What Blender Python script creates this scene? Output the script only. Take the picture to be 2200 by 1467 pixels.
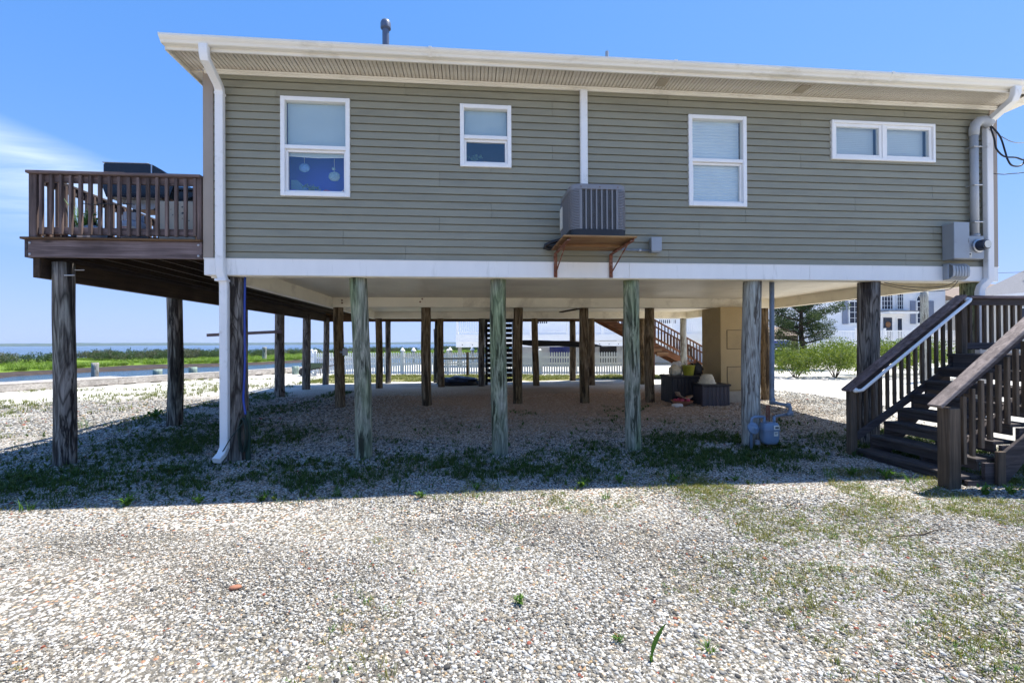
import bpy, bmesh, math, random
import numpy as np
from mathutils import Vector, Matrix

for o in list(bpy.data.objects):
    bpy.data.objects.remove(o)
sc = bpy.context.scene
COL = sc.collection
random.seed(7)
RNG = np.random.default_rng(7)

# ------------------------------------------------------------------ camera
CAM = Vector((3.389, -6.215, 1.531))
cam_d = bpy.data.cameras.new('camera')
cam = bpy.data.objects.new('camera', cam_d)
COL.objects.link(cam)
yaw, pit, rol = math.radians(5.295), math.radians(0.257), math.radians(-0.2996)
Fw = Vector((math.sin(yaw) * math.cos(pit), math.cos(yaw) * math.cos(pit), math.sin(pit)))
R0 = Vector((math.cos(yaw), -math.sin(yaw), 0))
U0 = R0.cross(Fw)
Rr = R0 * math.cos(rol) + U0 * math.sin(rol)
Ur = -R0 * math.sin(rol) + U0 * math.cos(rol)
cam.matrix_world = Matrix(((Rr.x, Ur.x, -Fw.x, CAM.x), (Rr.y, Ur.y, -Fw.y, CAM.y), (Rr.z, Ur.z, -Fw.z, CAM.z), (0, 0, 0, 1)))
cam_d.sensor_width = 36
cam_d.lens = 16.004
cam_d.clip_start = 0.05
cam_d.clip_end = 20000
sc.camera = cam

# ------------------------------------------------------------------ sun, sky, exposure
SUN = Vector((0.41, 0.185, 1.0)).normalized()          # towards the sun
sun_el = math.asin(SUN.z)
sun_az = math.atan2(SUN.x, SUN.y)
sd = bpy.data.lights.new('sun', 'SUN')
sd.energy = 2.7
sd.angle = math.radians(0.53)
sd.color = (1.0, 0.962, 0.895)
so = bpy.data.objects.new('sun', sd)
COL.objects.link(so)
so.rotation_euler = SUN.to_track_quat('Z', 'Y').to_euler()
so.location = (8, 8, 30)

world = bpy.data.worlds.new('World')
sc.world = world
world.use_nodes = True
wn = world.node_tree.nodes
wl = world.node_tree.links
wn.clear()
w_out = wn.new('ShaderNodeOutputWorld')
w_bg = wn.new('ShaderNodeBackground')
w_bg.inputs['Strength'].default_value = 0.138
sky = wn.new('ShaderNodeTexSky')
sky.sky_type = 'NISHITA'
sky.sun_disc = False
sky.sun_elevation = sun_el
sky.sun_rotation = sun_az
sky.air_density = 1.0
sky.dust_density = 0.15
sky.ozone_density = 4.0
# thin cirrus: noise on a high flat layer, one long wisp low in the west and a few faint streaks
tc = wn.new('ShaderNodeTexCoord')
sep = wn.new('ShaderNodeSeparateXYZ')
wl.new(tc.outputs['Generated'], sep.inputs[0])


def wmath(op, a, b=None, clamp=False):
    n = wn.new('ShaderNodeMath')
    n.operation = op
    n.use_clamp = clamp
    for i, v in enumerate((a, b)):
        if v is None:
            continue
        if isinstance(v, (int, float)):
            n.inputs[i].default_value = v
        else:
            wl.new(v, n.inputs[i])
    return n.outputs[0]


zc = wmath('MAXIMUM', sep.outputs[2], 0.02)
az = wn.new('ShaderNodeMath'); az.operation = 'ARCTAN2'
wl.new(sep.outputs[0], az.inputs[0]); wl.new(sep.outputs[1], az.inputs[1])   # azimuth from +Y towards +X
comb = wn.new('ShaderNodeCombineXYZ')
u_ = wmath('DIVIDE', sep.outputs[0], zc)
v_ = wmath('DIVIDE', sep.outputs[1], zc)
wl.new(u_, comb.inputs[0]); wl.new(v_, comb.inputs[1])
mp = wn.new('ShaderNodeMapping')
mp.inputs['Rotation'].default_value = (0, 0, 0.5)
mp.inputs['Scale'].default_value = (0.9, 3.2, 1)
wl.new(comb.outputs[0], mp.inputs[0])
cn = wn.new('ShaderNodeTexNoise')
cn.inputs['Scale'].default_value = 0.8
cn.inputs['Detail'].default_value = 8
cn.inputs['Roughness'].default_value = 0.62
cn.inputs['Distortion'].default_value = 0.6
wl.new(mp.outputs[0], cn.inputs[0])
# wisp: upper edge falls from left to right; it fills the west low sky
edge = wmath('ADD', wmath('MULTIPLY', az.outputs[0], -0.24), 0.150)      # tan-ish height of the edge
el = wmath('ARCSINE', sep.outputs[2])
d1 = wmath('SUBTRACT', edge, el)
m1 = wmath('MULTIPLY', d1, 24.0, True)
side_ = wmath('MULTIPLY', wmath('SUBTRACT', -0.53, az.outputs[0]), 8.0, True)
m1b = wmath('SUBTRACT', 1.0, wmath('MULTIPLY', wmath('SUBTRACT', d1, 0.035), 6.5, True), True)
west = wmath('MULTIPLY', wmath('MULTIPLY', m1, m1b, True), side_, True)
nz = wmath('MULTIPLY', wmath('SUBTRACT', cn.outputs[0], 0.22), 2.6, True)
wispm = wmath('MULTIPLY', wmath('MULTIPLY', west, nz, True), 0.58)
mixc = wn.new('ShaderNodeMix'); mixc.data_type = 'RGBA'
wl.new(wispm, mixc.inputs['Factor'])
hs = wn.new('ShaderNodeHueSaturation')
hs.inputs['Saturation'].default_value = 1.22
hs.inputs['Value'].default_value = 1.0
wl.new(sky.outputs[0], hs.inputs['Color'])


def wvec(op, a, b):
    n = wn.new('ShaderNodeVectorMath')
    n.operation = op
    for i, v in enumerate((a, b)):
        if isinstance(v, tuple):
            n.inputs[i].default_value = v
        else:
            wl.new(v, n.inputs[i])
    return n.outputs[0]


# the photograph's tone curve holds the bright low sky back: the same soft shoulder on the whole dome
den_ = wvec('ADD', wvec('MULTIPLY', hs.outputs[0], (0.5, 0.5, 0.5)), (1.0, 1.0, 1.0))
shoulder = wvec('MULTIPLY', wvec('DIVIDE', hs.outputs[0], den_), (0.80, 1.01, 1.68))
wl.new(shoulder, mixc.inputs['A'])
mixc.inputs['B'].default_value = (2.5, 2.8, 3.15, 1)
wl.new(mixc.outputs['Result'], w_bg.inputs[0])
wl.new(w_bg.outputs[0], w_out.inputs[0])

sc.view_settings.view_transform = 'Standard'
sc.view_settings.look = 'None'
sc.view_settings.gamma = 1
sc.view_settings.exposure = 1.72
sc.render.engine = 'CYCLES'
sc.cycles.max_bounces = 6
sc.cycles.diffuse_bounces = 4
sc.cycles.glossy_bounces = 3
sc.cycles.transmission_bounces = 4
sc.cycles.transparent_max_bounces = 8
sc.cycles.caustics_reflective = False
sc.cycles.caustics_refractive = False

# ------------------------------------------------------------------ node material helpers
class NT:
    def __init__(s, name):
        s.m = bpy.data.materials.new(name)
        s.m.use_nodes = True
        s.n = s.m.node_tree.nodes
        s.l = s.m.node_tree.links
        s.p = s.n['Principled BSDF']

    def lk(s, a, b):
        s.l.new(a, b)

    def coord(s, scale=(1, 1, 1), rnd=True, kind='Object'):
        t = s.n.new('ShaderNodeTexCoord')
        m = s.n.new('ShaderNodeMapping')
        m.inputs['Scale'].default_value = scale
        if rnd:
            oi = s.n.new('ShaderNodeObjectInfo')
            mu = s.n.new('ShaderNodeMath'); mu.operation = 'MULTIPLY'; mu.inputs[1].default_value = 37.0
            s.lk(oi.outputs['Random'], mu.inputs[0])
            cb = s.n.new('ShaderNodeCombineXYZ')
            for i in range(3):
                s.lk(mu.outputs[0], cb.inputs[i])
            va = s.n.new('ShaderNodeVectorMath'); va.operation = 'ADD'
            s.lk(t.outputs[kind], va.inputs[0]); s.lk(cb.outputs[0], va.inputs[1])
            s.lk(va.outputs[0], m.inputs[0])
        else:
            s.lk(t.outputs[kind], m.inputs[0])
        return m.outputs[0]

    def noise(s, vec, scale, detail=4, rough=0.55, dist=0.0):
        n = s.n.new('ShaderNodeTexNoise')
        n.inputs['Scale'].default_value = scale
        n.inputs['Detail'].default_value = detail
        n.inputs['Roughness'].default_value = rough
        n.inputs['Distortion'].default_value = dist
        if vec is not None:
            s.lk(vec, n.inputs['Vector'])
        return n.outputs[0]

    def voro(s, vec, scale, feature='F1', out=0):
        n = s.n.new('ShaderNodeTexVoronoi')
        n.feature = feature
        n.inputs['Scale'].default_value = scale
        s.lk(vec, n.inputs['Vector'])
        return n.outputs[out]

    def ramp(s, fac, stops, interp='LINEAR'):
        r = s.n.new('ShaderNodeValToRGB')
        r.color_ramp.interpolation = interp
        e = r.color_ramp.elements
        while len(e) < len(stops):
            e.new(0.5)
        for k, (p, c) in zip(e, stops):
            k.position = p
            k.color = tuple(c) + (1,) if len(c) == 3 else c
        s.lk(fac, r.inputs[0])
        return r.outputs[0]

    def mix(s, fac, a, b, mode='MIX'):
        m = s.n.new('ShaderNodeMix'); m.data_type = 'RGBA'; m.blend_type = mode
        for key, v in (('Factor', fac), ('A', a), ('B', b)):
            if isinstance(v, (int, float)):
                m.inputs[key].default_value = v
            elif isinstance(v, (tuple, list)):
                m.inputs[key].default_value = tuple(v) + (1,) if len(v) == 3 else v
            else:
                s.lk(v, m.inputs[key])
        return m.outputs['Result']

    def math(s, op, a, b=None, clamp=False):
        n = s.n.new('ShaderNodeMath'); n.operation = op; n.use_clamp = clamp
        for i, v in enumerate((a, b)):
            if v is None:
                continue
            if isinstance(v, (int, float)):
                n.inputs[i].default_value = v
            else:
                s.lk(v, n.inputs[i])
        return n.outputs[0]

    def bump(s, h, strength=0.3, dist=0.01):
        b = s.n.new('ShaderNodeBump')
        b.inputs['Strength'].default_value = strength
        b.inputs['Distance'].default_value = dist
        s.lk(h, b.inputs['Height'])
        s.lk(b.outputs[0], s.p.inputs['Normal'])

    def col(s, v):
        if isinstance(v, (tuple, list)):
            s.p.inputs['Base Color'].default_value = tuple(v) + (1,) if len(v) == 3 else v
        else:
            s.lk(v, s.p.inputs['Base Color'])

    def set(s, rough=0.6, metal=0.0, spec=0.5):
        s.p.inputs['Roughness'].default_value = rough
        s.p.inputs['Metallic'].default_value = metal
        s.p.inputs['Specular IOR Level'].default_value = spec
        return s.m


M = {}


def paint(name, c, rough=0.5, var=0.12, scale=3.0, dirt=None, dirt_amt=0.0, metal=0.0, dscale=2.0, stretch=(1, 1, 1), bump=0.0, rnd=True):
    t = NT(name)
    v = t.coord(stretch, rnd)
    n = t.noise(v, scale, 5, 0.6)
    c0 = tuple(x * (1 - var) for x in c); c1 = tuple(min(1, x * (1 + var)) for x in c)
    cc = t.ramp(n, [(0.3, c0), (0.7, c1)])
    if dirt is not None:
        n2 = t.noise(v, dscale, 8, 0.7, 0.3)
        f = t.ramp(n2, [(0.62 - dirt_amt * 0.35, (0, 0, 0)), (0.85 - dirt_amt * 0.2, (1, 1, 1))])
        cc = t.mix(f, cc, dirt)
    t.col(cc)
    if bump:
        t.bump(t.noise(v, scale * 20, 4), bump, 0.004)
    M[name] = t.set(rough, metal)
    return M[name]


def wood(name, dark, light, axis, rough=0.8, grain=22.0, contrast=(0.32, 0.68), stain=None):
    t = NT(name)
    s = [grain, grain, grain]
    s['xyz'.index(axis)] = grain * 0.045
    v = t.coord(tuple(s))
    n = t.noise(v, 1.0, 6, 0.65, 0.8)
    c = t.ramp(n, [(contrast[0], dark), (contrast[1], light)])
    v2 = t.coord((1, 1, 1))
    big = t.noise(v2, 1.7, 3, 0.5)
    c = t.mix(t.ramp(big, [(0.35, (0, 0, 0)), (0.75, (0.6, 0.6, 0.6))]), c, stain or tuple(x * 0.45 for x in dark))
    # knots and checks
    kn = t.voro(t.coord(tuple(4.0 if i != 'xyz'.index(axis) else 1.1 for i in range(3))), 1.0)
    c = t.mix(t.ramp(kn, [(0.03, (0.85, 0.85, 0.85)), (0.09, (0, 0, 0))]), c, tuple(x * 0.3 for x in dark))
    t.col(c)
    t.bump(n, 0.45, 0.006)
    M[name] = t.set(rough, 0, 0.25)
    return M[name]


def pilemat(name, dark, mid, pale, tint, tint_amt, zs=0.5, lines=0.7):
    """round weathered treated pile: pale outer skin torn through to dark wood, contour grain, knots"""
    t = NT(name)
    v = t.coord((6.5, 6.5, zs * 2.6))
    n = t.noise(v, 1.0, 4, 0.55, 0.6)
    c = t.ramp(n, [(0.30, dark), (0.40, mid), (0.47, pale), (0.60, mid), (0.66, pale), (0.8, mid)])
    # cathedral grain: contour lines of a smooth stretched field
    g0 = t.noise(t.coord((4.6, 4.6, zs * 1.1)), 1.0, 1.5, 0.4, 0.35)
    ct = t.math('FRACT', t.math('MULTIPLY', g0, 17.0))
    c = t.mix(t.ramp(ct, [(0.0, (lines,) * 3), (0.16, (0, 0, 0)), (0.80, (0, 0, 0)), (1.0, (lines,) * 3)]), c, dark)
    # torn dark patches with hard edges
    tear = t.noise(t.coord((9.5, 9.5, zs * 2.3)), 1.0, 6, 0.66, 0.5)
    c = t.mix(t.ramp(tear, [(0.40, (0.94, 0.94, 0.94)), (0.455, (0, 0, 0))]), c, dark)
    fine = t.noise(t.coord((48, 48, 2.4)), 1.0, 5, 0.7, 0.4)
    c = t.mix(t.ramp(fine, [(0.36, (0.6, 0.6, 0.6)), (0.54, (0, 0, 0))]), c, dark)
    g = t.noise(t.coord((2.6, 2.6, 0.8)), 1.0, 3)
    c = t.mix(t.ramp(g, [(0.42, (0, 0, 0)), (0.62, (tint_amt,) * 3)]), c, t.mix(1.0, c, tuple(min(1.0, x * 4.2) for x in tint), 'MULTIPLY'))
    t.col(c)
    t.bump(t.math('ADD', t.math('MULTIPLY', tear, 1.2), t.math('MULTIPLY', fine, 0.6)), 0.6, 0.02)
    M[name] = t.set(0.85, 0, 0.2)
    return M[name]


def glassmat(name, tint=(0.85, 0.93, 0.95), refl=1.0):
    t = NT(name)
    t.n.remove(t.p)
    out = t.n['Material Output']
    tr = t.n.new('ShaderNodeBsdfTransparent'); tr.inputs[0].default_value = tint + (1,)
    gl = t.n.new('ShaderNodeBsdfGlossy'); gl.inputs['Roughness'].default_value = 0.02
    geo = t.n.new('ShaderNodeNewGeometry')
    dt = t.n.new('ShaderNodeVectorMath'); dt.operation = 'DOT_PRODUCT'
    t.lk(geo.outputs['Incoming'], dt.inputs[0]); t.lk(geo.outputs['Normal'], dt.inputs[1])
    cs = t.math('SUBTRACT', 1.0, t.math('ABSOLUTE', dt.outputs['Value']), True)
    sch = t.math('ADD', t.math('MULTIPLY', t.math('POWER', cs, 5.0), 0.9), 0.055 * refl, True)
    ms = t.n.new('ShaderNodeMixShader')
    t.lk(sch, ms.inputs[0]); t.lk(tr.outputs[0], ms.inputs[1]); t.lk(gl.outputs[0], ms.inputs[2])
    t.lk(ms.outputs[0], out.inputs[0])
    M[name] = t.m
    return t.m


def leafmat(name, c0, c1, c2, trans=0.35):
    t = NT(name)
    oi = t.n.new('ShaderNodeObjectInfo')
    geo = t.n.new('ShaderNodeNewGeometry')
    n = t.math('FRACT', t.math('ADD', geo.outputs['Random Per Island'], oi.outputs['Random']))
    c = t.ramp(n, [(0.0, c0), (0.55, c1), (1.0, c2)])
    t.col(c)
    tl = t.n.new('ShaderNodeBsdfTranslucent')
    br = t.mix(1.0, c, (1.0, 1.0, 0.55), 'MULTIPLY')
    t.lk(br, tl.inputs[0])
    ms = t.n.new('ShaderNodeMixShader'); ms.inputs[0].default_value = trans
    t.set(0.55, 0, 0.35)
    t.lk(t.p.outputs[0], ms.inputs[1]); t.lk(tl.outputs[0], ms.inputs[2])
    t.lk(ms.outputs[0], t.n['Material Output'].inputs[0])
    M[name] = t.m
    return t.m


# ------------------------------------------------------------------ materials
paint('siding', (0.284, 0.271, 0.198), 0.5, 0.09, 1.3, (0.22, 0.212, 0.16), 0.30, stretch=(0.6, 1, 2.5))
paint('corner_vinyl', (0.36, 0.295, 0.235), 0.5, 0.05)
paint('sheathing', (0.03, 0.03, 0.03), 0.9, 0.1)
paint('white_vinyl', (0.90, 0.89, 0.87), 0.35, 0.03, 4)
paint('band_white', (0.90, 0.88, 0.84), 0.4, 0.03, 2, (0.50, 0.50, 0.44), 0.12, dscale=3.2, stretch=(2.2, 1, 0.35), rnd=False)
paint('soffit_white', (0.78, 0.73, 0.64), 0.5, 0.05, 3, (0.42, 0.35, 0.26), 0.5, dscale=1.1, rnd=False)
paint('gutter_white', (0.82, 0.78, 0.69), 0.35, 0.05, 2, (0.45, 0.40, 0.30), 0.22, dscale=3.0, stretch=(0.5, 1, 1), rnd=False)
paint('beam_white', (0.93, 0.86, 0.70), 0.5, 0.06, 1.5, (0.50, 0.43, 0.32), 0.3, dscale=1.2)
paint('ceiling_white', (0.92, 0.85, 0.71), 0.45, 0.06, 0.8, (0.74, 0.67, 0.55), 0.45, dscale=0.7)
paint('downspout_white', (0.86, 0.85, 0.83), 0.35, 0.03, 2, (0.45, 0.42, 0.34), 0.15, dscale=5)
paint('roof_shingle', (0.11, 0.105, 0.10), 0.9, 0.3, 30)
paint('pvc_blue_grey', (0.10, 0.13, 0.20), 0.4, 0.1)
paint('grey_metal', (0.34, 0.36, 0.38), 0.4, 0.06, 3, (0.2, 0.2, 0.2), 0.1, metal=0.25)
paint('grey_pvc', (0.42, 0.44, 0.46), 0.4, 0.05)
paint('ac_grey', (0.235, 0.23, 0.235), 0.4, 0.05, 2, metal=0.2)
paint('ac_coil', (0.035, 0.033, 0.033), 0.6, 0.3, 60)
paint('black_plastic', (0.012, 0.012, 0.014), 0.45, 0.2)
paint('wire_black', (0.012, 0.012, 0.013), 0.5, 0.1)
paint('rust', (0.19, 0.065, 0.032), 0.85, 0.4, 25, (0.42, 0.36, 0.30), 0.3, dscale=14)
paint('meter_blue', (0.17, 0.25, 0.36), 0.4, 0.08, 5, (0.10, 0.13, 0.16), 0.2, dscale=6)
paint('pipe_grey', (0.20, 0.23, 0.27), 0.45, 0.1, 5, (0.12, 0.1, 0.09), 0.3, dscale=7)
paint('label_white', (0.72, 0.70, 0.62), 0.5, 0.03)
paint('print_dark', (0.05, 0.05, 0.05), 0.6, 0.05)
paint('print_red', (0.42, 0.07, 0.06), 0.6, 0.1)
paint('chase_tan', (0.44, 0.32, 0.155), 0.75, 0.08, 1.2, (0.32, 0.23, 0.12), 0.3, dscale=1.4, bump=0.1)
paint('chase_base', (0.42, 0.36, 0.27), 0.8, 0.1, 3, (0.28, 0.23, 0.17), 0.4)
paint('deckbox_plum', (0.060, 0.050, 0.060), 0.55, 0.15, 3, stretch=(8, 8, 0.6))
paint('deckbox_black', (0.020, 0.017, 0.020), 0.55, 0.2, 3)
paint('lime_plastic', (0.36, 0.34, 0.03), 0.4, 0.1)
paint('cream_cloth', (0.66, 0.58, 0.42), 0.9, 0.15, 18, (0.4, 0.33, 0.22), 0.3, dscale=20, bump=0.4)
paint('white_cloth', (0.70, 0.68, 0.66), 0.9, 0.1, 10, bump=0.3)
paint('terracotta', (0.38, 0.16, 0.09), 0.8, 0.15, 8)
paint('pink_plastic', (0.55, 0.06, 0.11), 0.45, 0.15, 12)
paint('tan_plastic', (0.36, 0.24, 0.16), 0.6, 0.15, 8)
paint('tarp_blue', (0.035, 0.06, 0.13), 0.5, 0.3, 4, bump=0.2)
paint('tarp_black', (0.008, 0.008, 0.010), 0.6, 0.2)
paint('blue_hose', (0.02, 0.06, 0.36), 0.4, 0.1)
paint('dark_green_paint', (0.015, 0.045, 0.03), 0.5, 0.15)
paint('hose_dark', (0.012, 0.03, 0.02), 0.5, 0.1)
paint('navy_reflection_and_pot', (0.040, 0.085, 0.62), 0.8, 0.04)  # glass tint and reflected blue painted as room lining; also colours a pot
paint('light_blue_cloth', (0.24, 0.46, 0.66), 0.9, 0.04)
paint('blind', (0.56, 0.64, 0.64), 0.7, 0.04, 1.0, stretch=(1, 1, 3))
paint('blind_white', (0.80, 0.84, 0.84), 0.7, 0.05, 2.0)
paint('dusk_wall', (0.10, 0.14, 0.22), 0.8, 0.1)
paint('ornament_blue', (0.16, 0.30, 0.55), 0.3, 0.2, 40)
paint('ornament_pattern', (0.30, 0.42, 0.45), 0.3, 0.6, 60)
paint('grill_black', (0.010, 0.010, 0.016), 0.25, 0.1)
paint('grill_steel', (0.50, 0.51, 0.53), 0.3, 0.05, metal=0.8)
paint('tank_white', (0.38, 0.43, 0.52), 0.4, 0.08, 6, (0.25, 0.22, 0.2), 0.2, dscale=8)
paint('tank_grey', (0.32, 0.37, 0.42), 0.45, 0.08, 6)
paint('pot_black', (0.012, 0.012, 0.012), 0.5, 0.1)
paint('spotted_board', (0.58, 0.50, 0.38), 0.7, 0.06, 2, (0.10, 0.07, 0.05), 0.06, dscale=16)
paint('pile_cap_white', (0.75, 0.75, 0.72), 0.5, 0.05)
paint('fence_white', (0.90, 0.90, 0.88), 0.4, 0.03)
paint('house_white', (0.90, 0.89, 0.87), 0.5, 0.03, 1)
paint('house_grey', (0.40, 0.40, 0.40), 0.6, 0.04, 1)
paint('house_cream', (0.58, 0.55, 0.49), 0.6, 0.04, 1)
paint('shutter_grey', (0.22, 0.25, 0.32), 0.5, 0.05)
paint('dark_glass', (0.025, 0.035, 0.06), 0.08, 0.2)
paint('blue_glass', (0.03, 0.05, 0.30), 0.15, 0.2)
paint('roof_brown', (0.22, 0.165, 0.125), 0.9, 0.2, 12)
paint('roof_grey', (0.17, 0.17, 0.18), 0.9, 0.2, 12)
paint('shed_brown', (0.10, 0.075, 0.055), 0.8, 0.2, 3)
paint('stone_pale', (0.48, 0.45, 0.40), 0.85, 0.35, 3)
paint('wheelbarrow_green', (0.03, 0.07, 0.04), 0.5, 0.1)
paint('galvanised', (0.45, 0.46, 0.48), 0.4, 0.05, metal=0.7)
paint('wreath', (0.25, 0.12, 0.05), 0.8, 0.5, 40)
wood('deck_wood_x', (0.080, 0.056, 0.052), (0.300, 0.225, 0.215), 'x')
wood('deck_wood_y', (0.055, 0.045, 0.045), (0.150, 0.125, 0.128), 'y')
wood('deck_wood_z', (0.060, 0.042, 0.036), (0.255, 0.185, 0.165), 'z')
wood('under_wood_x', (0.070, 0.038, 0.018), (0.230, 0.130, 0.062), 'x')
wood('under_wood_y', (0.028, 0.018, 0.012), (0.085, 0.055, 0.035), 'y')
wood('stair_wood_x', (0.035, 0.029, 0.030), (0.120, 0.098, 0.098), 'x')
wood('stair_wood_y', (0.035, 0.029, 0.028), (0.125, 0.105, 0.098), 'y')
wood('stair_wood_z', (0.055, 0.040, 0.029), (0.205, 0.150, 0.105), 'z')
wood('cap_wood', (0.16, 0.13, 0.12), (0.42, 0.35, 0.32), 'x')
wood('red_wood_x', (0.13, 0.050, 0.020), (0.33, 0.145, 0.065), 'x')
wood('red_wood_z', (0.075, 0.032, 0.016), (0.21, 0.100, 0.050), 'z')
wood('red_wood_y', (0.10, 0.042, 0.020), (0.26, 0.120, 0.058), 'y')
wood('dock_wood', (0.30, 0.27, 0.24), (0.62, 0.58, 0.54), 'y')
wood('bulk_wood', (0.34, 0.30, 0.26), (0.72, 0.67, 0.60), 'y')
wood('plywood', (0.15, 0.070, 0.030), (0.42, 0.27, 0.13), 'x', 0.8, 9.0, (0.3, 0.7), (0.12, 0.03, 0.018))
wood('dark_slat', (0.012, 0.010, 0.010), (0.040, 0.032, 0.030), 'x')
pilemat('pile_green', (0.042, 0.042, 0.026), (0.185, 0.195, 0.135), (0.45, 0.43, 0.33), (0.185, 0.225, 0.150), 0.85, 0.5, 0.35)
pilemat('pile_pale', (0.090, 0.070, 0.055), (0.34, 0.33, 0.29), (0.52, 0.51, 0.45), (0.22, 0.235, 0.23), 0.5, 0.45, 0.55)
pilemat('pile_grey', (0.035, 0.027, 0.022), (0.155, 0.135, 0.118), (0.33, 0.30, 0.26), (0.20, 0.18, 0.16), 0.4, 0.4, 0.9)
pilemat('pile_dark', (0.022, 0.017, 0.014), (0.120, 0.102, 0.088), (0.34, 0.305, 0.265), (0.16, 0.20, 0.19), 0.6, 0.35, 0.8)
pilemat('pile_brown', (0.045, 0.030, 0.017), (0.155, 0.108, 0.062), (0.31, 0.235, 0.15), (0.18, 0.16, 0.10), 0.6, 0.4, 0.7)
pilemat('pile_teal', (0.16, 0.19, 0.16), (0.24, 0.32, 0.28), (0.38, 0.46, 0.40), (0.20, 0.25, 0.22), 0.5, 0.5, 0.3)
pilemat('bark', (0.030, 0.022, 0.016), (0.065, 0.048, 0.036), (0.115, 0.09, 0.07), (0.22, 0.2, 0.18), 0.4, 0.6, 0.3)
glassmat('glass', (0.96, 0.985, 0.985), 1.7)
leafmat('weed_green', (0.070, 0.160, 0.025), (0.110, 0.230, 0.035), (0.170, 0.290, 0.055), 0.45)
leafmat('grass_dry', (0.130, 0.150, 0.025), (0.200, 0.205, 0.045), (0.300, 0.270, 0.090), 0.45)
leafmat('grass_lawn', (0.100, 0.130, 0.025), (0.170, 0.200, 0.045), (0.28, 0.27, 0.10))
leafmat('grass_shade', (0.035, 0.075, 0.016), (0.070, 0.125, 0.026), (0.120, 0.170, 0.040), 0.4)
leafmat('marsh_grass', (0.110, 0.190, 0.018), (0.170, 0.270, 0.030), (0.240, 0.330, 0.055))
leafmat('shrub_marsh', (0.030, 0.070, 0.020), (0.060, 0.110, 0.032), (0.110, 0.150, 0.060))
leafmat('shrub_grey', (0.070, 0.090, 0.050), (0.120, 0.130, 0.080), (0.180, 0.175, 0.120))
leafmat('shrub_lime', (0.070, 0.120, 0.015), (0.150, 0.220, 0.028), (0.280, 0.330, 0.060))
leafmat('cedar', (0.024, 0.048, 0.016), (0.050, 0.090, 0.028), (0.120, 0.160, 0.050), 0.3)
leafmat('plant_green', (0.05, 0.14, 0.02), (0.10, 0.24, 0.03), (0.20, 0.34, 0.06))
leafmat('plant_pale', (0.16, 0.28, 0.20), (0.24, 0.38, 0.28), (0.3, 0.45, 0.35))


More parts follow.
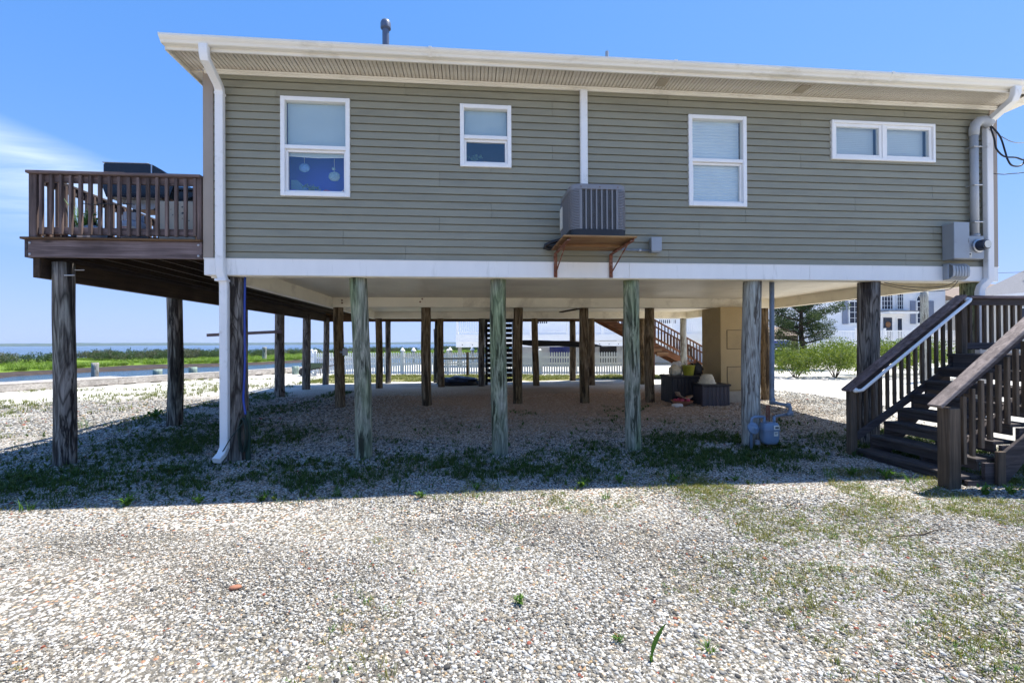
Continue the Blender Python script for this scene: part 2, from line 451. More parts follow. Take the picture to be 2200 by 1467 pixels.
def ground_mats():
    # ---- gravel bed: dirty sand between stones near by, a field of pale pebbles far off
    t = NT('gravel_ground')
    v = t.coord((1, 1, 1), False)
    cell = t.n.new('ShaderNodeTexVoronoi'); cell.inputs['Scale'].default_value = 42
    t.lk(v, cell.inputs['Vector'])
    rc = t.n.new('ShaderNodeSeparateColor'); t.lk(cell.outputs['Color'], rc.inputs[0])
    peb = t.ramp(rc.outputs[0], [(0.0, (0.16, 0.14, 0.12)), (0.14, (0.38, 0.35, 0.30)), (0.35, (0.62, 0.59, 0.53)), (0.7, (0.70, 0.68, 0.63)), (0.93, (0.55, 0.40, 0.24)), (1.0, (0.40, 0.16, 0.09))])
    gap = t.ramp(cell.outputs['Distance'], [(0.40, (0, 0, 0)), (0.62, (1, 1, 1))])
    n1 = t.noise(v, 0.55, 5, 0.65)
    n2 = t.noise(v, 2.6, 5, 0.7)
    sand = t.ramp(n2, [(0.3, (0.085, 0.076, 0.060)), (0.7, (0.21, 0.19, 0.155))])
    # open yard beyond the loose stones: colour lifted for sunlit glare and bounced light
    sp = t.n.new('ShaderNodeSeparateXYZ'); t.lk(v, sp.inputs[0])
    inner = t.math('MULTIPLY', t.math('MULTIPLY', t.math('ADD', sp.outputs[0], 7.5), 0.5, True), t.math('MULTIPLY', t.math('SUBTRACT', 9.5, sp.outputs[1]), 0.4, True), True)
    inner = t.math('MULTIPLY', inner, t.math('MULTIPLY', t.math('SUBTRACT', 12.5, sp.outputs[0]), 0.5, True), True)
    sand = t.mix(inner, (0.60, 0.57, 0.49), sand)
    peb = t.mix(t.math('MULTIPLY', t.math('SUBTRACT', 1.0, inner), 0.65), peb, (0.82, 0.79, 0.71))
    c = t.mix(gap, peb, sand)
    # worn brown silt under the house and damp green-brown patches
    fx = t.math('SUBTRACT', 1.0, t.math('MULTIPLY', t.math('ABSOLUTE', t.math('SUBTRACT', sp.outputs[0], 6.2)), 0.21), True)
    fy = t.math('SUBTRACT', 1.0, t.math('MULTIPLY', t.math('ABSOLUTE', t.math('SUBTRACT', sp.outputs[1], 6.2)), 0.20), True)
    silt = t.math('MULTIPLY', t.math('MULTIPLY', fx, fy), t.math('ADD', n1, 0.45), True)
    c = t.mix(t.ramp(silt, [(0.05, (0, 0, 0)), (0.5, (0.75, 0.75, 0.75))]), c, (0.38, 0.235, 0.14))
    c = t.mix(t.ramp(n1, [(0.52, (0, 0, 0)), (0.72, (0.5, 0.5, 0.5))]), c, (0.13, 0.125, 0.07))
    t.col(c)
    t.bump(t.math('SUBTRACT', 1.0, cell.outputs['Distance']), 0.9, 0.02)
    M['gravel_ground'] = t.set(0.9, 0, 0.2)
    # ---- loose stones
    t = NT('pebble')
    oi = t.n.new('ShaderNodeObjectInfo')
    c = t.ramp(oi.outputs['Random'], [(0.0, (0.40, 0.390, 0.355)), (0.22, (0.23, 0.222, 0.198)), (0.36, (0.53, 0.52, 0.48)), (0.54, (0.145, 0.138, 0.120)),
                                      (0.69, (0.30, 0.262, 0.20)), (0.83, (0.070, 0.067, 0.061)), (0.925, (0.44, 0.31, 0.17)), (0.945, (0.60, 0.55, 0.45)), (0.992, (0.30, 0.09, 0.055))], 'CONSTANT')
    n = t.noise(t.coord((1, 1, 1)), 45, 3)
    c = t.mix(0.35, c, t.ramp(n, [(0.35, (0.35, 0.33, 0.30)), (0.65, (1, 1, 1))]), 'MULTIPLY')
    # brown silt film on the stones of the dry ground under the house
    geo = t.n.new('ShaderNodeNewGeometry')
    sp = t.n.new('ShaderNodeSeparateXYZ'); t.lk(geo.outputs['Position'], sp.inputs[0])
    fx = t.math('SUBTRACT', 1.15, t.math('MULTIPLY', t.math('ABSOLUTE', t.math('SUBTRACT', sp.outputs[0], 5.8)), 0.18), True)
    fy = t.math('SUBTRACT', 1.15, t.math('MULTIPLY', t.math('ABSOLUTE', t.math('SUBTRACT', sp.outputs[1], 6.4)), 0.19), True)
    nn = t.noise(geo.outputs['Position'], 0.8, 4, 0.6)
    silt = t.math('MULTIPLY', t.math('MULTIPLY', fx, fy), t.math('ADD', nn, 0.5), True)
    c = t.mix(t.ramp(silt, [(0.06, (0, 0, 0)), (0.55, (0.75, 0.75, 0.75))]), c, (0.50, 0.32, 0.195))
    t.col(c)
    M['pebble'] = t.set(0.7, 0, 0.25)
    t = NT('grit')
    oi = t.n.new('ShaderNodeObjectInfo')
    t.col(t.ramp(oi.outputs['Random'], [(0.0, (0.10, 0.09, 0.075)), (0.35, (0.24, 0.215, 0.175)), (0.7, (0.38, 0.345, 0.285)), (1.0, (0.50, 0.47, 0.41))]))
    M['grit'] = t.set(0.85, 0, 0.15)
    # ---- marsh, mud, lawn, water, far shore
    t = NT('lawn_ground')
    v = t.coord((1, 1, 1), False)
    n = t.noise(v, 1.2, 6, 0.7)
    t.col(t.ramp(n, [(0.3, (0.16, 0.17, 0.05)), (0.55, (0.27, 0.25, 0.11)), (0.75, (0.42, 0.38, 0.27))]))
    M['lawn_ground'] = t.set(0.95, 0, 0.1)
    t = NT('marsh_ground')
    v = t.coord((1, 1, 1), False)
    n = t.noise(v, 0.12, 6, 0.65)
    t.col(t.ramp(n, [(0.3, (0.10, 0.17, 0.02)), (0.6, (0.17, 0.25, 0.035)), (0.75, (0.23, 0.25, 0.07))]))
    M['marsh_ground'] = t.set(0.95, 0, 0.1)
    t = NT('mud')
    v = t.coord((1, 1, 1), False)
    n = t.noise(v, 1.4, 6, 0.7)
    t.col(t.ramp(n, [(0.3, (0.022, 0.015, 0.011)), (0.6, (0.055, 0.036, 0.025)), (0.8, (0.12, 0.08, 0.055))]))
    t.bump(n, 0.8, 0.1)
    M['mud'] = t.set(0.75, 0, 0.4)
    t = NT('water')
    v = t.coord((1, 1, 1), False)
    n = t.noise(v, 1.1, 4, 0.6)
    t.col((0.030, 0.075, 0.125))
    t.bump(n, 0.8, 0.5)
    M['water'] = t.set(0.15, 0, 0.4)
    t = NT('far_trees')
    v = t.coord((1, 1, 1), False)
    n = t.noise(v, 0.02, 4, 0.6)
    t.col(t.ramp(n, [(0.3, (0.055, 0.085, 0.045)), (0.7, (0.09, 0.12, 0.06))]))
    M['far_trees'] = t.set(0.95, 0, 0.1)


ground_mats()

# ------------------------------------------------------------------ mesh helpers
ORG = {}


def V(*a):
    return Vector(a)


class MB:
    """collects shapes in world coordinates; build() links them as one mesh object under its parent"""

    def __init__(s):
        s.v = []
        s.f = []

    def add(s, vs, fs):
        b = len(s.v)
        s.v.extend([tuple(p) for p in vs])
        s.f.extend([tuple(b + i for i in f) for f in fs])
        return s

    def box(s, x0, y0, z0, x1, y1, z1, c=0.0):
        lo = (min(x0, x1), min(y0, y1), min(z0, z1)); hi = (max(x0, x1), max(y0, y1), max(z0, z1))
        ce = [(a + b) / 2 for a, b in zip(lo, hi)]; h = [(b - a) / 2 for a, b in zip(lo, hi)]
        return s.obox(ce, (1, 0, 0), (0, 1, 0), (0, 0, 1), h, c)

    def obox(s, ce, ax, ay, az, h, c=0.0):
        ce = Vector(ce); A = [Vector(ax), Vector(ay), Vector(az)]
        if c <= 0:
            vs = [ce + A[0] * h[0] * i + A[1] * h[1] * j + A[2] * h[2] * k for i in (-1, 1) for j in (-1, 1) for k in (-1, 1)]
            return s.add(vs, [(0, 1, 3, 2), (4, 6, 7, 5), (0, 4, 5, 1), (2, 3, 7, 6), (0, 2, 6, 4), (1, 5, 7, 3)])
        c = min(c, min(h) * 0.9)
        vs = []; ix = {}
        for i in (-1, 1):
            for j in (-1, 1):
                for k in (-1, 1):
                    sg = (i, j, k)
                    for a in range(3):
                        d = [h[q] * sg[q] if q == a else (h[q] - c) * sg[q] for q in range(3)]
                        ix[(sg, a)] = len(vs)
                        vs.append(ce + A[0] * d[0] + A[1] * d[1] + A[2] * d[2])
        fs = []
        for a in range(3):
            b, g = (a + 1) % 3, (a + 2) % 3
            for sa in (-1, 1):
                q = []
                for sb, sg_ in ((-1, -1), (1, -1), (1, 1), (-1, 1)):
                    k = [0, 0, 0]; k[a] = sa; k[b] = sb; k[g] = sg_
                    q.append(ix[(tuple(k), a)])
                fs.append(q)
            for sa in (-1, 1):
                for sb in (-1, 1):
                    k0 = [0, 0, 0]; k0[a] = sa; k0[b] = sb; k0[g] = -1
                    k1 = list(k0); k1[g] = 1
                    fs.append([ix[(tuple(k0), a)], ix[(tuple(k1), a)], ix[(tuple(k1), b)], ix[(tuple(k0), b)]])
        for i in (-1, 1):
            for j in (-1, 1):
                for k in (-1, 1):
                    fs.append([ix[((i, j, k), a)] for a in range(3)])
        return s.add(vs, fs)

    def beam(s, p0, p1, w, h, c=0.004, side=None):
        """box from p0 to p1; w across (horizontal), h the other way"""
        p0 = Vector(p0); p1 = Vector(p1); t = (p1 - p0); L = t.length; t.normalize()
        if side is None:
            side = Vector((0, 0, 1)).cross(t)
            if side.length < 1e-4:
                side = Vector((1, 0, 0))
        side = Vector(side).normalized()
        up = t.cross(side).normalized()
        return s.obox((p0 + p1) / 2, t, side, up, (L / 2, w / 2, h / 2), c)

    def sweep(s, path, prof, side=(1, 0, 0), caps=True):
        """sweep a 2-d profile [(a,b)] along a path; a along side, b along tangent x side"""
        path = [Vector(p) for p in path]; n = len(prof); side = Vector(side)
        vs = []
        for i, p in enumerate(path):
            t = (path[min(i + 1, len(path) - 1)] - path[max(i - 1, 0)]).normalized()
            sd = (side - t * side.dot(t)).normalized()
            up = t.cross(sd)
            k = 1.0
            if 0 < i < len(path) - 1:
                a = (path[i] - path[i - 1]).normalized(); b = (path[i + 1] - path[i]).normalized()
                k = 1.0 / max(0.5, math.sqrt((1 + a.dot(b)) / 2))
            for a_, b_ in prof:
                vs.append(p + sd * a_ + up * b_ * k)
        fs = []
        for i in range(len(path) - 1):
            for j in range(n):
                fs.append((i * n + j, i * n + (j + 1) % n, (i + 1) * n + (j + 1) % n, (i + 1) * n + j))
        if caps:
            fs.append(tuple(range(n))); fs.append(tuple((len(path) - 1) * n + j for j in range(n)))
        return s.add(vs, fs)

    def tube(s, path, r, n=8, caps=True):
        path = [Vector(p) for p in path]
        rs = r if isinstance(r, (list, tuple)) else [r] * len(path)
        t = (path[1] - path[0]).normalized()
        a = Vector((0, 0, 1)) if abs(t.z) < 0.9 else Vector((1, 0, 0))
        sd = t.cross(a).normalized()
        vs = []
        for i, p in enumerate(path):
            t = (path[min(i + 1, len(path) - 1)] - path[max(i - 1, 0)]).normalized()
            sd = (sd - t * sd.dot(t)).normalized(); up = t.cross(sd)
            for j in range(n):
                q = 2 * math.pi * j / n
                vs.append(p + (sd * math.cos(q) + up * math.sin(q)) * rs[i])
        fs = []
        for i in range(len(path) - 1):
            for j in range(n):
                fs.append((i * n + j, i * n + (j + 1) % n, (i + 1) * n + (j + 1) % n, (i + 1) * n + j))
        if caps:
            fs.append(tuple(range(n))); fs.append(tuple((len(path) - 1) * n + j for j in range(n)))
        return s.add(vs, fs)

    def lathe(s, ce, prof, n=20, ax=(1, 0, 0), ay=(0, 1, 0), az=(0, 0, 1)):
        ce = Vector(ce); ax = Vector(ax); ay = Vector(ay); az = Vector(az)
        vs = []
        for r, z in prof:
            for j in range(n):
                q = 2 * math.pi * j / n
                vs.append(ce + ax * r * math.cos(q) + ay * r * math.sin(q) + az * z)
        fs = []
        for i in range(len(prof) - 1):
            for j in range(n):
                fs.append((i * n + j, i * n + (j + 1) % n, (i + 1) * n + (j + 1) % n, (i + 1) * n + j))
        fs.append(tuple(range(n))); fs.append(tuple((len(prof) - 1) * n + j for j in range(n)))
        return s.add(vs, fs)

    def extr(s, poly, fn, a0, a1):
        """extrude polygon [(u,v)] between a0 and a1; fn(a,u,v) -> point"""
        n = len(poly)
        vs = [fn(a0, u, v) for u, v in poly] + [fn(a1, u, v) for u, v in poly]
        fs = [tuple(range(n)), tuple(range(2 * n - 1, n - 1, -1))]
        fs += [(i, (i + 1) % n, n + (i + 1) % n, n + i) for i in range(n)]
        return s.add(vs, fs)

    def build(s, name, mat, parent=None, smooth=False, recalc=True):
        org = ORG[parent.name] if parent is not None else Vector((0, 0, 0))
        me = bpy.data.meshes.new(name)
        me.from_pydata([(p[0] - org.x, p[1] - org.y, p[2] - org.z) for p in s.v], [], s.f)
        if recalc:
            bm = bmesh.new(); bm.from_mesh(me)
            bmesh.ops.recalc_face_normals(bm, faces=bm.faces)
            bm.to_mesh(me); bm.free()
        me.materials.append(M[mat])
        if smooth:
            me.polygons.foreach_set('use_smooth', [True] * len(me.polygons))
            if smooth == 'auto':
                me.set_sharp_from_angle(angle=math.radians(40))
        o = bpy.data.objects.new(name, me)
        COL.objects.link(o)
        ORG[o.name] = org
        if parent is not None:
            o.parent = parent
        return o


def thing(name, label, cat, loc=(0, 0, 0), group=None):
    o = bpy.data.objects.new(name, None)
    o.empty_display_size = 0.2
    COL.objects.link(o)
    o.location = loc
    ORG[o.name] = Vector(loc)
    o['label'] = label; o['category'] = cat
    if group:
        o['group'] = group
    return o


def tag(o, label, cat, group=None):
    o['label'] = label; o['category'] = cat
    if group:
        o['group'] = group
    return o


def struct(o, kind='structure'):
    o['kind'] = kind
    return o


def dup(o, d, parent='same'):
    c = o.copy()
    COL.objects.link(c)
    c.location = o.location + Vector(d)
    ORG[c.name] = ORG[o.name]
    if parent != 'same':
        c.parent = parent
    return c


def copy_thing(root, loc, rz=0.0, sc_=1.0, label=None):
    r = root.copy(); COL.objects.link(r)
    r.location = loc; r.rotation_euler = (0, 0, rz); r.scale = (sc_,) * 3
    ORG[r.name] = Vector(loc)
    if label:
        r['label'] = label
    for ch in list(root.children):
        c = ch.copy(); COL.objects.link(c); c.parent = r
        for g in list(ch.children):
            d = g.copy(); COL.objects.link(d); d.parent = c
    return r


def gz(x, y):
    """gentle lie of the yard"""
    r = 0.045 * max(0.0, min(1.0, (y - 1.0) / 3.5)) * max(0.0, min(1.0, (16 - y) / 4.0))
    return r + 0.012 * math.sin(x * 0.9 + 1.0) * math.sin(y * 1.1 + 0.4) + 0.006 * math.sin(x * 2.3) * math.cos(y * 2.9)


def arc(c, r, a0, a1, n, fn):
    return [fn(c[0] + r * math.cos(a0 + (a1 - a0) * i / n), c[1] + r * math.sin(a0 + (a1 - a0) * i / n)) for i in range(n + 1)]


def make_pile(mb, x, y, ztop, r0, r1, lean=(0, 0), seed=0, zb=None, n=18, rings=14):
    """log: radius r1 at top, r0 at the ground, uneven, leaning so that the top stands at x,y"""
    rg = random.Random(seed)
    z0 = (gz(x, y) if zb is None else zb) - 0.25
    ph = [rg.uniform(0, 6.28) for _ in range(6)]
    vs = []
    for i in range(rings + 1):
        k = i / rings
        z = z0 + (ztop - z0) * k
        cx = x - lean[0] * (1 - k) + 0.012 * math.sin(k * 4 + ph[0]); cy = y - lean[1] * (1 - k) + 0.012 * math.sin(k * 5 + ph[1])
        r = r0 + (r1 - r0) * k
        for j in range(n):
            q = 2 * math.pi * j / n
            rr = r * (1 + 0.022 * math.sin(3 * q + ph[2] + k * 3) + 0.016 * math.sin(2 * q + ph[3] - k * 5) + 0.012 * math.sin(k * 17 + 5 * q + ph[4]))
            vs.append((cx + rr * math.cos(q), cy + rr * math.sin(q), z))
    fs = []
    for i in range(rings):
        for j in range(n):
            fs.append((i * n + j, i * n + (j + 1) % n, (i + 1) * n + (j + 1) % n, (i + 1) * n + j))
    fs.append(tuple(rings * n + j for j in range(n)))
    mb.add(vs, fs)
    return mb


def leaf_cloud(mb, pts, size, aspect=2.2, rg=None, up=0.0, cup=0.25):
    """small folded leaves (two quads) at the given points"""
    rg = rg or RNG
    n = len(pts)
    d = rg.normal(size=(n, 3)); d[:, 2] += up; d /= np.linalg.norm(d, axis=1)[:, None]
    e = rg.normal(size=(n, 3)); e -= d * (e * d).sum(1)[:, None]; e /= np.linalg.norm(e, axis=1)[:, None]
    f = np.cross(d, e)
    L = size * rg.uniform(0.6, 1.3, (n, 1)); W = L / aspect
    p = np.asarray(pts)
    a = p; b = p + d * L * 0.5 + e * W * 0.5 + f * W * cup; c = p + d * L; g = p + d * L * 0.5 - e * W * 0.5 + f * W * cup
    base = len(mb.v)
    allv = np.stack([a, b, c, g], 1).reshape(-1, 3)
    mb.v.extend(map(tuple, allv.tolist()))
    mb.f.extend([(base + 4 * i, base + 4 * i + 1, base + 4 * i + 2, base + 4 * i + 3) for i in range(n)])


def blades(mb, cx, cy, z, n, h, spread, w, rg, lean=0.5, segs=3):
    """curved grass blades rising from one spot"""
    for _ in range(n):
        a = rg.uniform(0, 6.28); r = spread * math.sqrt(rg.random())
        x, y = cx + r * math.cos(a), cy + r * math.sin(a)
        hh = h * rg.uniform(0.55, 1.1); ln = lean * rg.uniform(0.2, 1.2) * hh
        b = a + rg.uniform(-0.8, 0.8)
        dx, dy = math.cos(b), math.sin(b); sx, sy = -dy, dx
        base = len(mb.v)
        for i in range(segs + 1):
            k = i / segs
            ww = w * (1 - k) ** 0.7 * 0.5 + 0.0003
            px, py, pz = x + dx * ln * k * k, y + dy * ln * k * k, z + hh * (k - 0.25 * k * k * lean)
            mb.v.append((px - sx * ww, py - sy * ww, pz)); mb.v.append((px + sx * ww, py + sy * ww, pz))
        for i in range(segs):
            q = base + 2 * i
            mb.f.append((q, q + 1, q + 3, q + 2))

# ------------------------------------------------------------------ the house on piles
W, DEP = 11.36, 9.85
ZB, ZT, ZW = 2.432, 2.642, 5.085         # band bottom, band top, soffit
house = thing('stilt_house', 'olive grey vinyl sided house raised on round timber piles above gravel', 'house')

WINS = [(0.938, 3.475, 1.82, 4.781), (3.27, 3.929, 3.968, 4.779), (6.493, 3.47, 7.36, 4.767), (8.671, 4.2, 10.334, 4.775)]
HOLES = [(a + 0.03, b + 0.03, c - 0.03, d - 0.03) for a, b, c, d in WINS]

# ---- sheathing behind the siding, with openings
def wall_with_holes(mb, x0, x1, z0, z1, y0, y1, holes):
    xs = sorted({x0, x1, *[h[0] for h in holes], *[h[2] for h in holes]})
    for a, b in zip(xs, xs[1:]):
        cuts = sorted([(h[1], h[3]) for h in holes if h[0] <= a + 1e-6 and h[2] >= b - 1e-6])
        z = z0
        for c0, c1 in cuts:
            mb.box(a, y0, z, b, y1, c0); z = c1
        mb.box(a, y0, z, b, y1, z1)


mb = MB()
wall_with_holes(mb, 0.02, W - 0.02, ZT - 0.05, 5.2, 0.018, 0.12, HOLES)
mb.box(0.02, 0.12, ZT - 0.05, 0.12, DEP, 5.2); mb.box(W - 0.12, 0.12, ZT - 0.05, W - 0.02, DEP, 5.2); mb.box(0.12, DEP - 0.1, ZT - 0.05, W - 0.12, DEP - 0.02, 5.2)
mb.box(0.12, 0.12, 2.70, W - 0.12, DEP - 0.1, 2.78)
mb.build('wall_core', 'sheathing', house)

# ---- siding: four inch clapboard courses in double panels with staggered joints
CO = 0.1016
NC = int((5.06 - ZT) / CO) + 1


def course_prof(z0, z1, ztop):
    """(y,z) outline of a course clipped to [z0,z1]; lip stands out at the bottom, groove on top"""
    zb = ztop - CO

    def yy(z):
        k = (z - zb) / CO
        return -0.020 + 0.013 * k if k < 0.865 else 0.012
    zg = zb + CO * 0.865
    pts = [(0.0165, z0), (yy(z0), z0)]
    if z0 < zg < z1:
        pts += [(yy(zg - 1e-5), zg), (0.012, zg + 0.001)]
    pts += [(yy(z1), z1), (0.0165, z1)]
    return pts


COLS = [9.86, 6.65, 8.2, 9.05, 7.35]
for k in range(NC):
    zb = ZT + k * CO; zt = min(zb + CO, 5.07)
    pan = k // 2
    base = COLS[(pan * 3 + (pan // 4)) % 5]
    js = sorted(x for x in [base - 3.66 * q for q in range(-1, 4)] if 0.35 < x < W - 0.35)
    xs = [0.098] + js + [W - 0.098]
    for a, b in zip(xs, xs[1:]):
        b2 = b - (0.0035 if b < W - 0.2 else 0)
        cuts = [h for h in HOLES if h[0] < b2 and h[2] > a and h[1] < zt and h[3] > zb]
        segs = []; x = a
        for h in sorted(cuts):
            if h[0] > x:
                segs.append((x, h[0], zb, zt))
            xa, xb = max(x, h[0]), min(b2, h[2])
            if h[1] > zb + 0.004:
                segs.append((xa, xb, zb, h[1]))
            if h[3] < zt - 0.004:
                segs.append((xa, xb, h[3], zt))
            x = max(x, h[2])
        if x < b2:
            segs.append((x, b2, zb, zt))
        for (xa, xb, z0, z1) in segs:
            MB().extr(course_prof(z0, z1, zb + CO), lambda q, u, v: (q, u, v), xa, xb).build('siding_board', 'siding', house)
# side and rear walls: one board per course
side0 = rear0 = None
for k in range(NC - 1):
    zb = ZT + k * CO
    if side0 is None:
        pr = course_prof(zb, zb + CO, zb + CO)
        l0 = MB().extr(pr, lambda q, u, v: (u, q, v), 0.05, DEP - 0.05).build('siding_board', 'siding', house)
        r0 = MB().extr(pr, lambda q, u, v: (W - u, q, v), 0.05, DEP - 0.05).build('siding_board', 'siding', house)
        b0 = MB().extr(pr, lambda q, u, v: (q, DEP - u, v), 0.05, W - 0.05).build('siding_board', 'siding', house)
        side0 = True
    else:
        for q in (l0, r0, b0):
            dup(q, (0, 0, CO * k))
for x0, x1 in ((-0.022, 0.105), (W - 0.105, W + 0.022)):
    for y0, y1 in ((-0.026, 0.07), (DEP - 0.07, DEP + 0.026)):
        MB().box(x0, y0, ZT - 0.01, x1, y1, 5.07, 0.004).build('corner_post', 'corner_vinyl', house)

# ---- gable ends and roof
SL = 0.30
for x0, x1 in ((0.02, 0.12), (W - 0.12, W - 0.02)):
    MB().extr([(0.02, 5.2), (DEP - 0.02, 5.2), (DEP / 2, 5.2 + SL * DEP / 2)], lambda q, u, v: (q, u, v), x0, x1).build('gable_wall', 'siding', house)
ze = 5.19
ridge = DEP / 2
zr = ze + SL * (ridge + 0.47)
mb = MB()
mb.extr([(-0.50, ze), (ridge, zr), (DEP + 0.50, ze), (DEP + 0.50, ze - 0.03), (ridge, zr - 0.035), (-0.50, ze - 0.03)], lambda q, u, v: (q, u, v), -0.23, W + 0.30)
roof = mb.build('roof', 'roof_shingle', house)
mb = MB()
for (x, y, zt_, r) in ((2.02, 1.5, 6.93, 0.055),):
    mb.tube([(x, y, 5.6), (x, y, zt_ - 0.16)], r, 14)
mb.build('vent_pipe', 'pvc_blue_grey', roof, smooth='auto')
MB().lathe((2.02, 1.5, 6.76), [(0.062, 0), (0.085, 0.02), (0.085, 0.10), (0.07, 0.14), (0.03, 0.17)], 18).build('vent_cap', 'pvc_blue_grey', roof, smooth='auto')
MB().tube([(5.79, 1.5, 5.6), (5.79, 1.5, 6.60)], 0.028, 10).build('vent_pipe', 'grey_pvc', roof, smooth='auto')

# ---- eave: fascia, gutter, frieze, grooved soffit planks, two lamp plates
XL, XR = -0.19, W + 0.27
MB().box(XL, -0.476, 5.040, XR, -0.455, 5.155).build('fascia', 'gutter_white', house)
MB().box(XL, DEP + 0.455, 5.040, XR, DEP + 0.476, 5.155).build('fascia', 'gutter_white', house)
gp = [(-0.478, 5.075), (-0.535, 5.075), (-0.548, 5.082), (-0.560, 5.105), (-0.578, 5.120), (-0.592, 5.140), (-0.592, 5.163), (-0.584, 5.167), (-0.582, 5.158), (-0.570, 5.128), (-0.552, 5.113), (-0.540, 5.088), (-0.530, 5.084), (-0.478, 5.084)]
for a, b in ((XL - 0.01, 2.92), (2.922, 6.05), (6.052, 9.1), (9.102, XR + 0.01)):
    MB().extr(gp, lambda q, u, v: (q, u, v), a, b).build('gutter', 'gutter_white', house)
for a in (XL - 0.012, XR + 0.008):
    MB().extr([(-0.478, 5.075), (-0.535, 5.075), (-0.56, 5.105), (-0.592, 5.14), (-0.592, 5.167), (-0.478, 5.167)], lambda q, u, v: (q, u, v), a, a + 0.004).build('gutter_end_cap', 'gutter_white', house)
for xx in (2.921, 6.051, 9.101):
    MB().extr([(-0.470, 5.070), (-0.538, 5.070), (-0.563, 5.101), (-0.597, 5.136), (-0.597, 5.170), (-0.590, 5.170), (-0.588, 5.142), (-0.556, 5.108), (-0.532, 5.078), (-0.470, 5.078)], lambda q, u, v: (q, u, v), xx - 0.02, xx + 0.02).build('gutter_joint', 'gutter_white', house)
MB().box(0.0, -0.045, 5.028, W, -0.018, 5.062, 0.004).build('frieze_trim', 'gutter_white', house)
MB().box(0.0, -0.058, 5.062, W, -0.018, 5.083, 0.004).build('frieze_trim', 'gutter_white', house)
sp = None
n_sof = int((XR - XL) / 0.101)
for k in range(n_sof):
    if sp is None:
        m_ = MB().extr([(0.004, 0.0), (0.009, -0.008), (0.041, -0.008), (0.045, 0.004), (0.056, 0.004), (0.060, -0.008), (0.093, -0.008), (0.0975, 0.0), (0.0975, 0.012), (0.004, 0.012)], lambda q, u, v: (XL + u, q, 5.092 + v), -0.456, 0.015)
        sp = m_.build('soffit_plank', 'soffit_white', house)
    else:
        dup(sp, (k * 0.101, 0, 0))
MB().box(XL, -0.455, 5.106, XR, 0.016, 5.12).build('soffit_backing', 'roof_brown', house)
for xx in (6.02, 8.05):
    MB().box(xx - 0.07, -0.33, 5.072, xx + 0.07, -0.15, 5.083, 0.003).build('soffit_cover_plate', 'chase_base', house)
for sx in (XL - 0.02, W):
    MB().box(sx, -0.455, 5.045, sx + (0.02 if sx < 0 else 0.27), DEP + 0.455, 5.19 if sx < 0 else 5.06).build('rake_trim', 'gutter_white', house)

MB().box(XL, 0.0165, 5.062, -0.024, DEP + 0.45, 5.09).build('rake_soffit', 'soffit_white', house)
# ---- white skirt band and beams, underside panels
for a, b in ((-0.005, 5.61), (5.613, 8.31), (8.313, W + 0.005)):
    MB().box(a, -0.035, ZB, b, 0.018, ZT, 0.003).build('band_board', 'band_white', house)
MB().box(-0.012, -0.042, ZT - 0.001, W + 0.012, 0.0, ZT + 0.008, 0.002).build('drip_trim', 'band_white', house)
MB().box(-0.005, 0.0185, ZB, 0.05, DEP, ZT, 0.003).build('band_board', 'band_white', house)
MB().box(W - 0.05, 0.0185, ZB, W + 0.005, DEP, ZT, 0.003).build('band_board', 'band_white', house)
MB().box(0.051, DEP - 0.05, ZB, W - 0.051, DEP, ZT, 0.003).build('band_board', 'band_white', house)
MB().box(0.052, 0.0195, 2.40, 0.20, DEP - 0.053, ZT - 0.004, 0.004).build('end_beam', 'beam_white', house)
MB().box(W - 0.20, 0.0195, 2.40, W - 0.052, DEP - 0.053, ZT - 0.004, 0.004).build('end_beam', 'beam_white', house)
MB().box(0.201, 0.0195, 2.425, W - 0.201, 0.16, ZT - 0.004, 0.004).build('beam', 'beam_white', house)
for a, b in ((0.201, 3.22), (3.223, 7.9), (7.903, W - 0.201)):
    MB().box(a, 4.74, 2.405, b, 5.06, ZT - 0.004, 0.004).build('beam', 'beam_white', house)
for a, b in ((0.201, 5.1), (5.103, W - 0.201)):
    MB().box(a, 9.52, 2.405, b, 9.79, ZT - 0.004, 0.004).build('beam', 'beam_white', house)
for (x, z) in ((0.42, 2.56), (0.42, 2.50), (2.27, 2.60), (2.22, 2.53), (10.72, 2.56), (10.72, 2.50)):
    MB().lathe((x, 4.741, z), [(0.020, 0), (0.020, -0.012), (0.010, -0.022)], 8, (1, 0, 0), (0, 0, 1), (0, 1, 0)).build('beam_bolt', 'rust', house)
cp = None
nx = 9; px = (W - 0.10) / nx
for i in range(nx):
    for (y0, y1) in ((0.165, 2.45), (2.453, 4.738), (5.062, 7.3), (7.303, 9.518)):
        MB().box(0.05 + i * px + 0.0015, y0, ZT - 0.012, 0.05 + (i + 1) * px - 0.0015, y1, ZT).build('underside_panel', 'ceiling_white', house)
MB().beam((7.35, 5.25, 2.615), (6.55, 9.4, 2.615), 0.14, 0.04).build('loose_batten', 'under_wood_y', house)

# ---- piles
FP = [(0.285, 0.17, 0.128, 0.122, (-0.012, 0), 'pile_grey'), (1.89, 0.15, 0.115, 0.113, (-0.055, 0), 'pile_green'), (3.80, 0.15, 0.115, 0.112, (0.012, 0), 'pile_green'),
      (5.715, 0.15, 0.114, 0.110, (0.0, 0), 'pile_green'), (7.535, 0.15, 0.128, 0.126, (0.02, 0), 'pile_pale'), (9.40, 0.15, 0.142, 0.140, (0.02, 0), 'pile_grey'), (11.12, 0.15, 0.13, 0.125, (0, 0), 'pile_green')]
sd_ = 1
for (x, y, r0, r1, ln, mt) in FP:
    make_pile(MB(), x, y, 2.424, r0, r1, ln, sd_).build('pile', mt, house, True); sd_ += 1
for x in (0.30, 2.335, 4.57, 6.22, 7.91, 9.75, 10.98):
    make_pile(MB(), x, 4.92, 2.404, 0.120, 0.114, (random.uniform(-0.02, 0.02), 0), sd_).build('pile', 'pile_brown', house, True); sd_ += 1
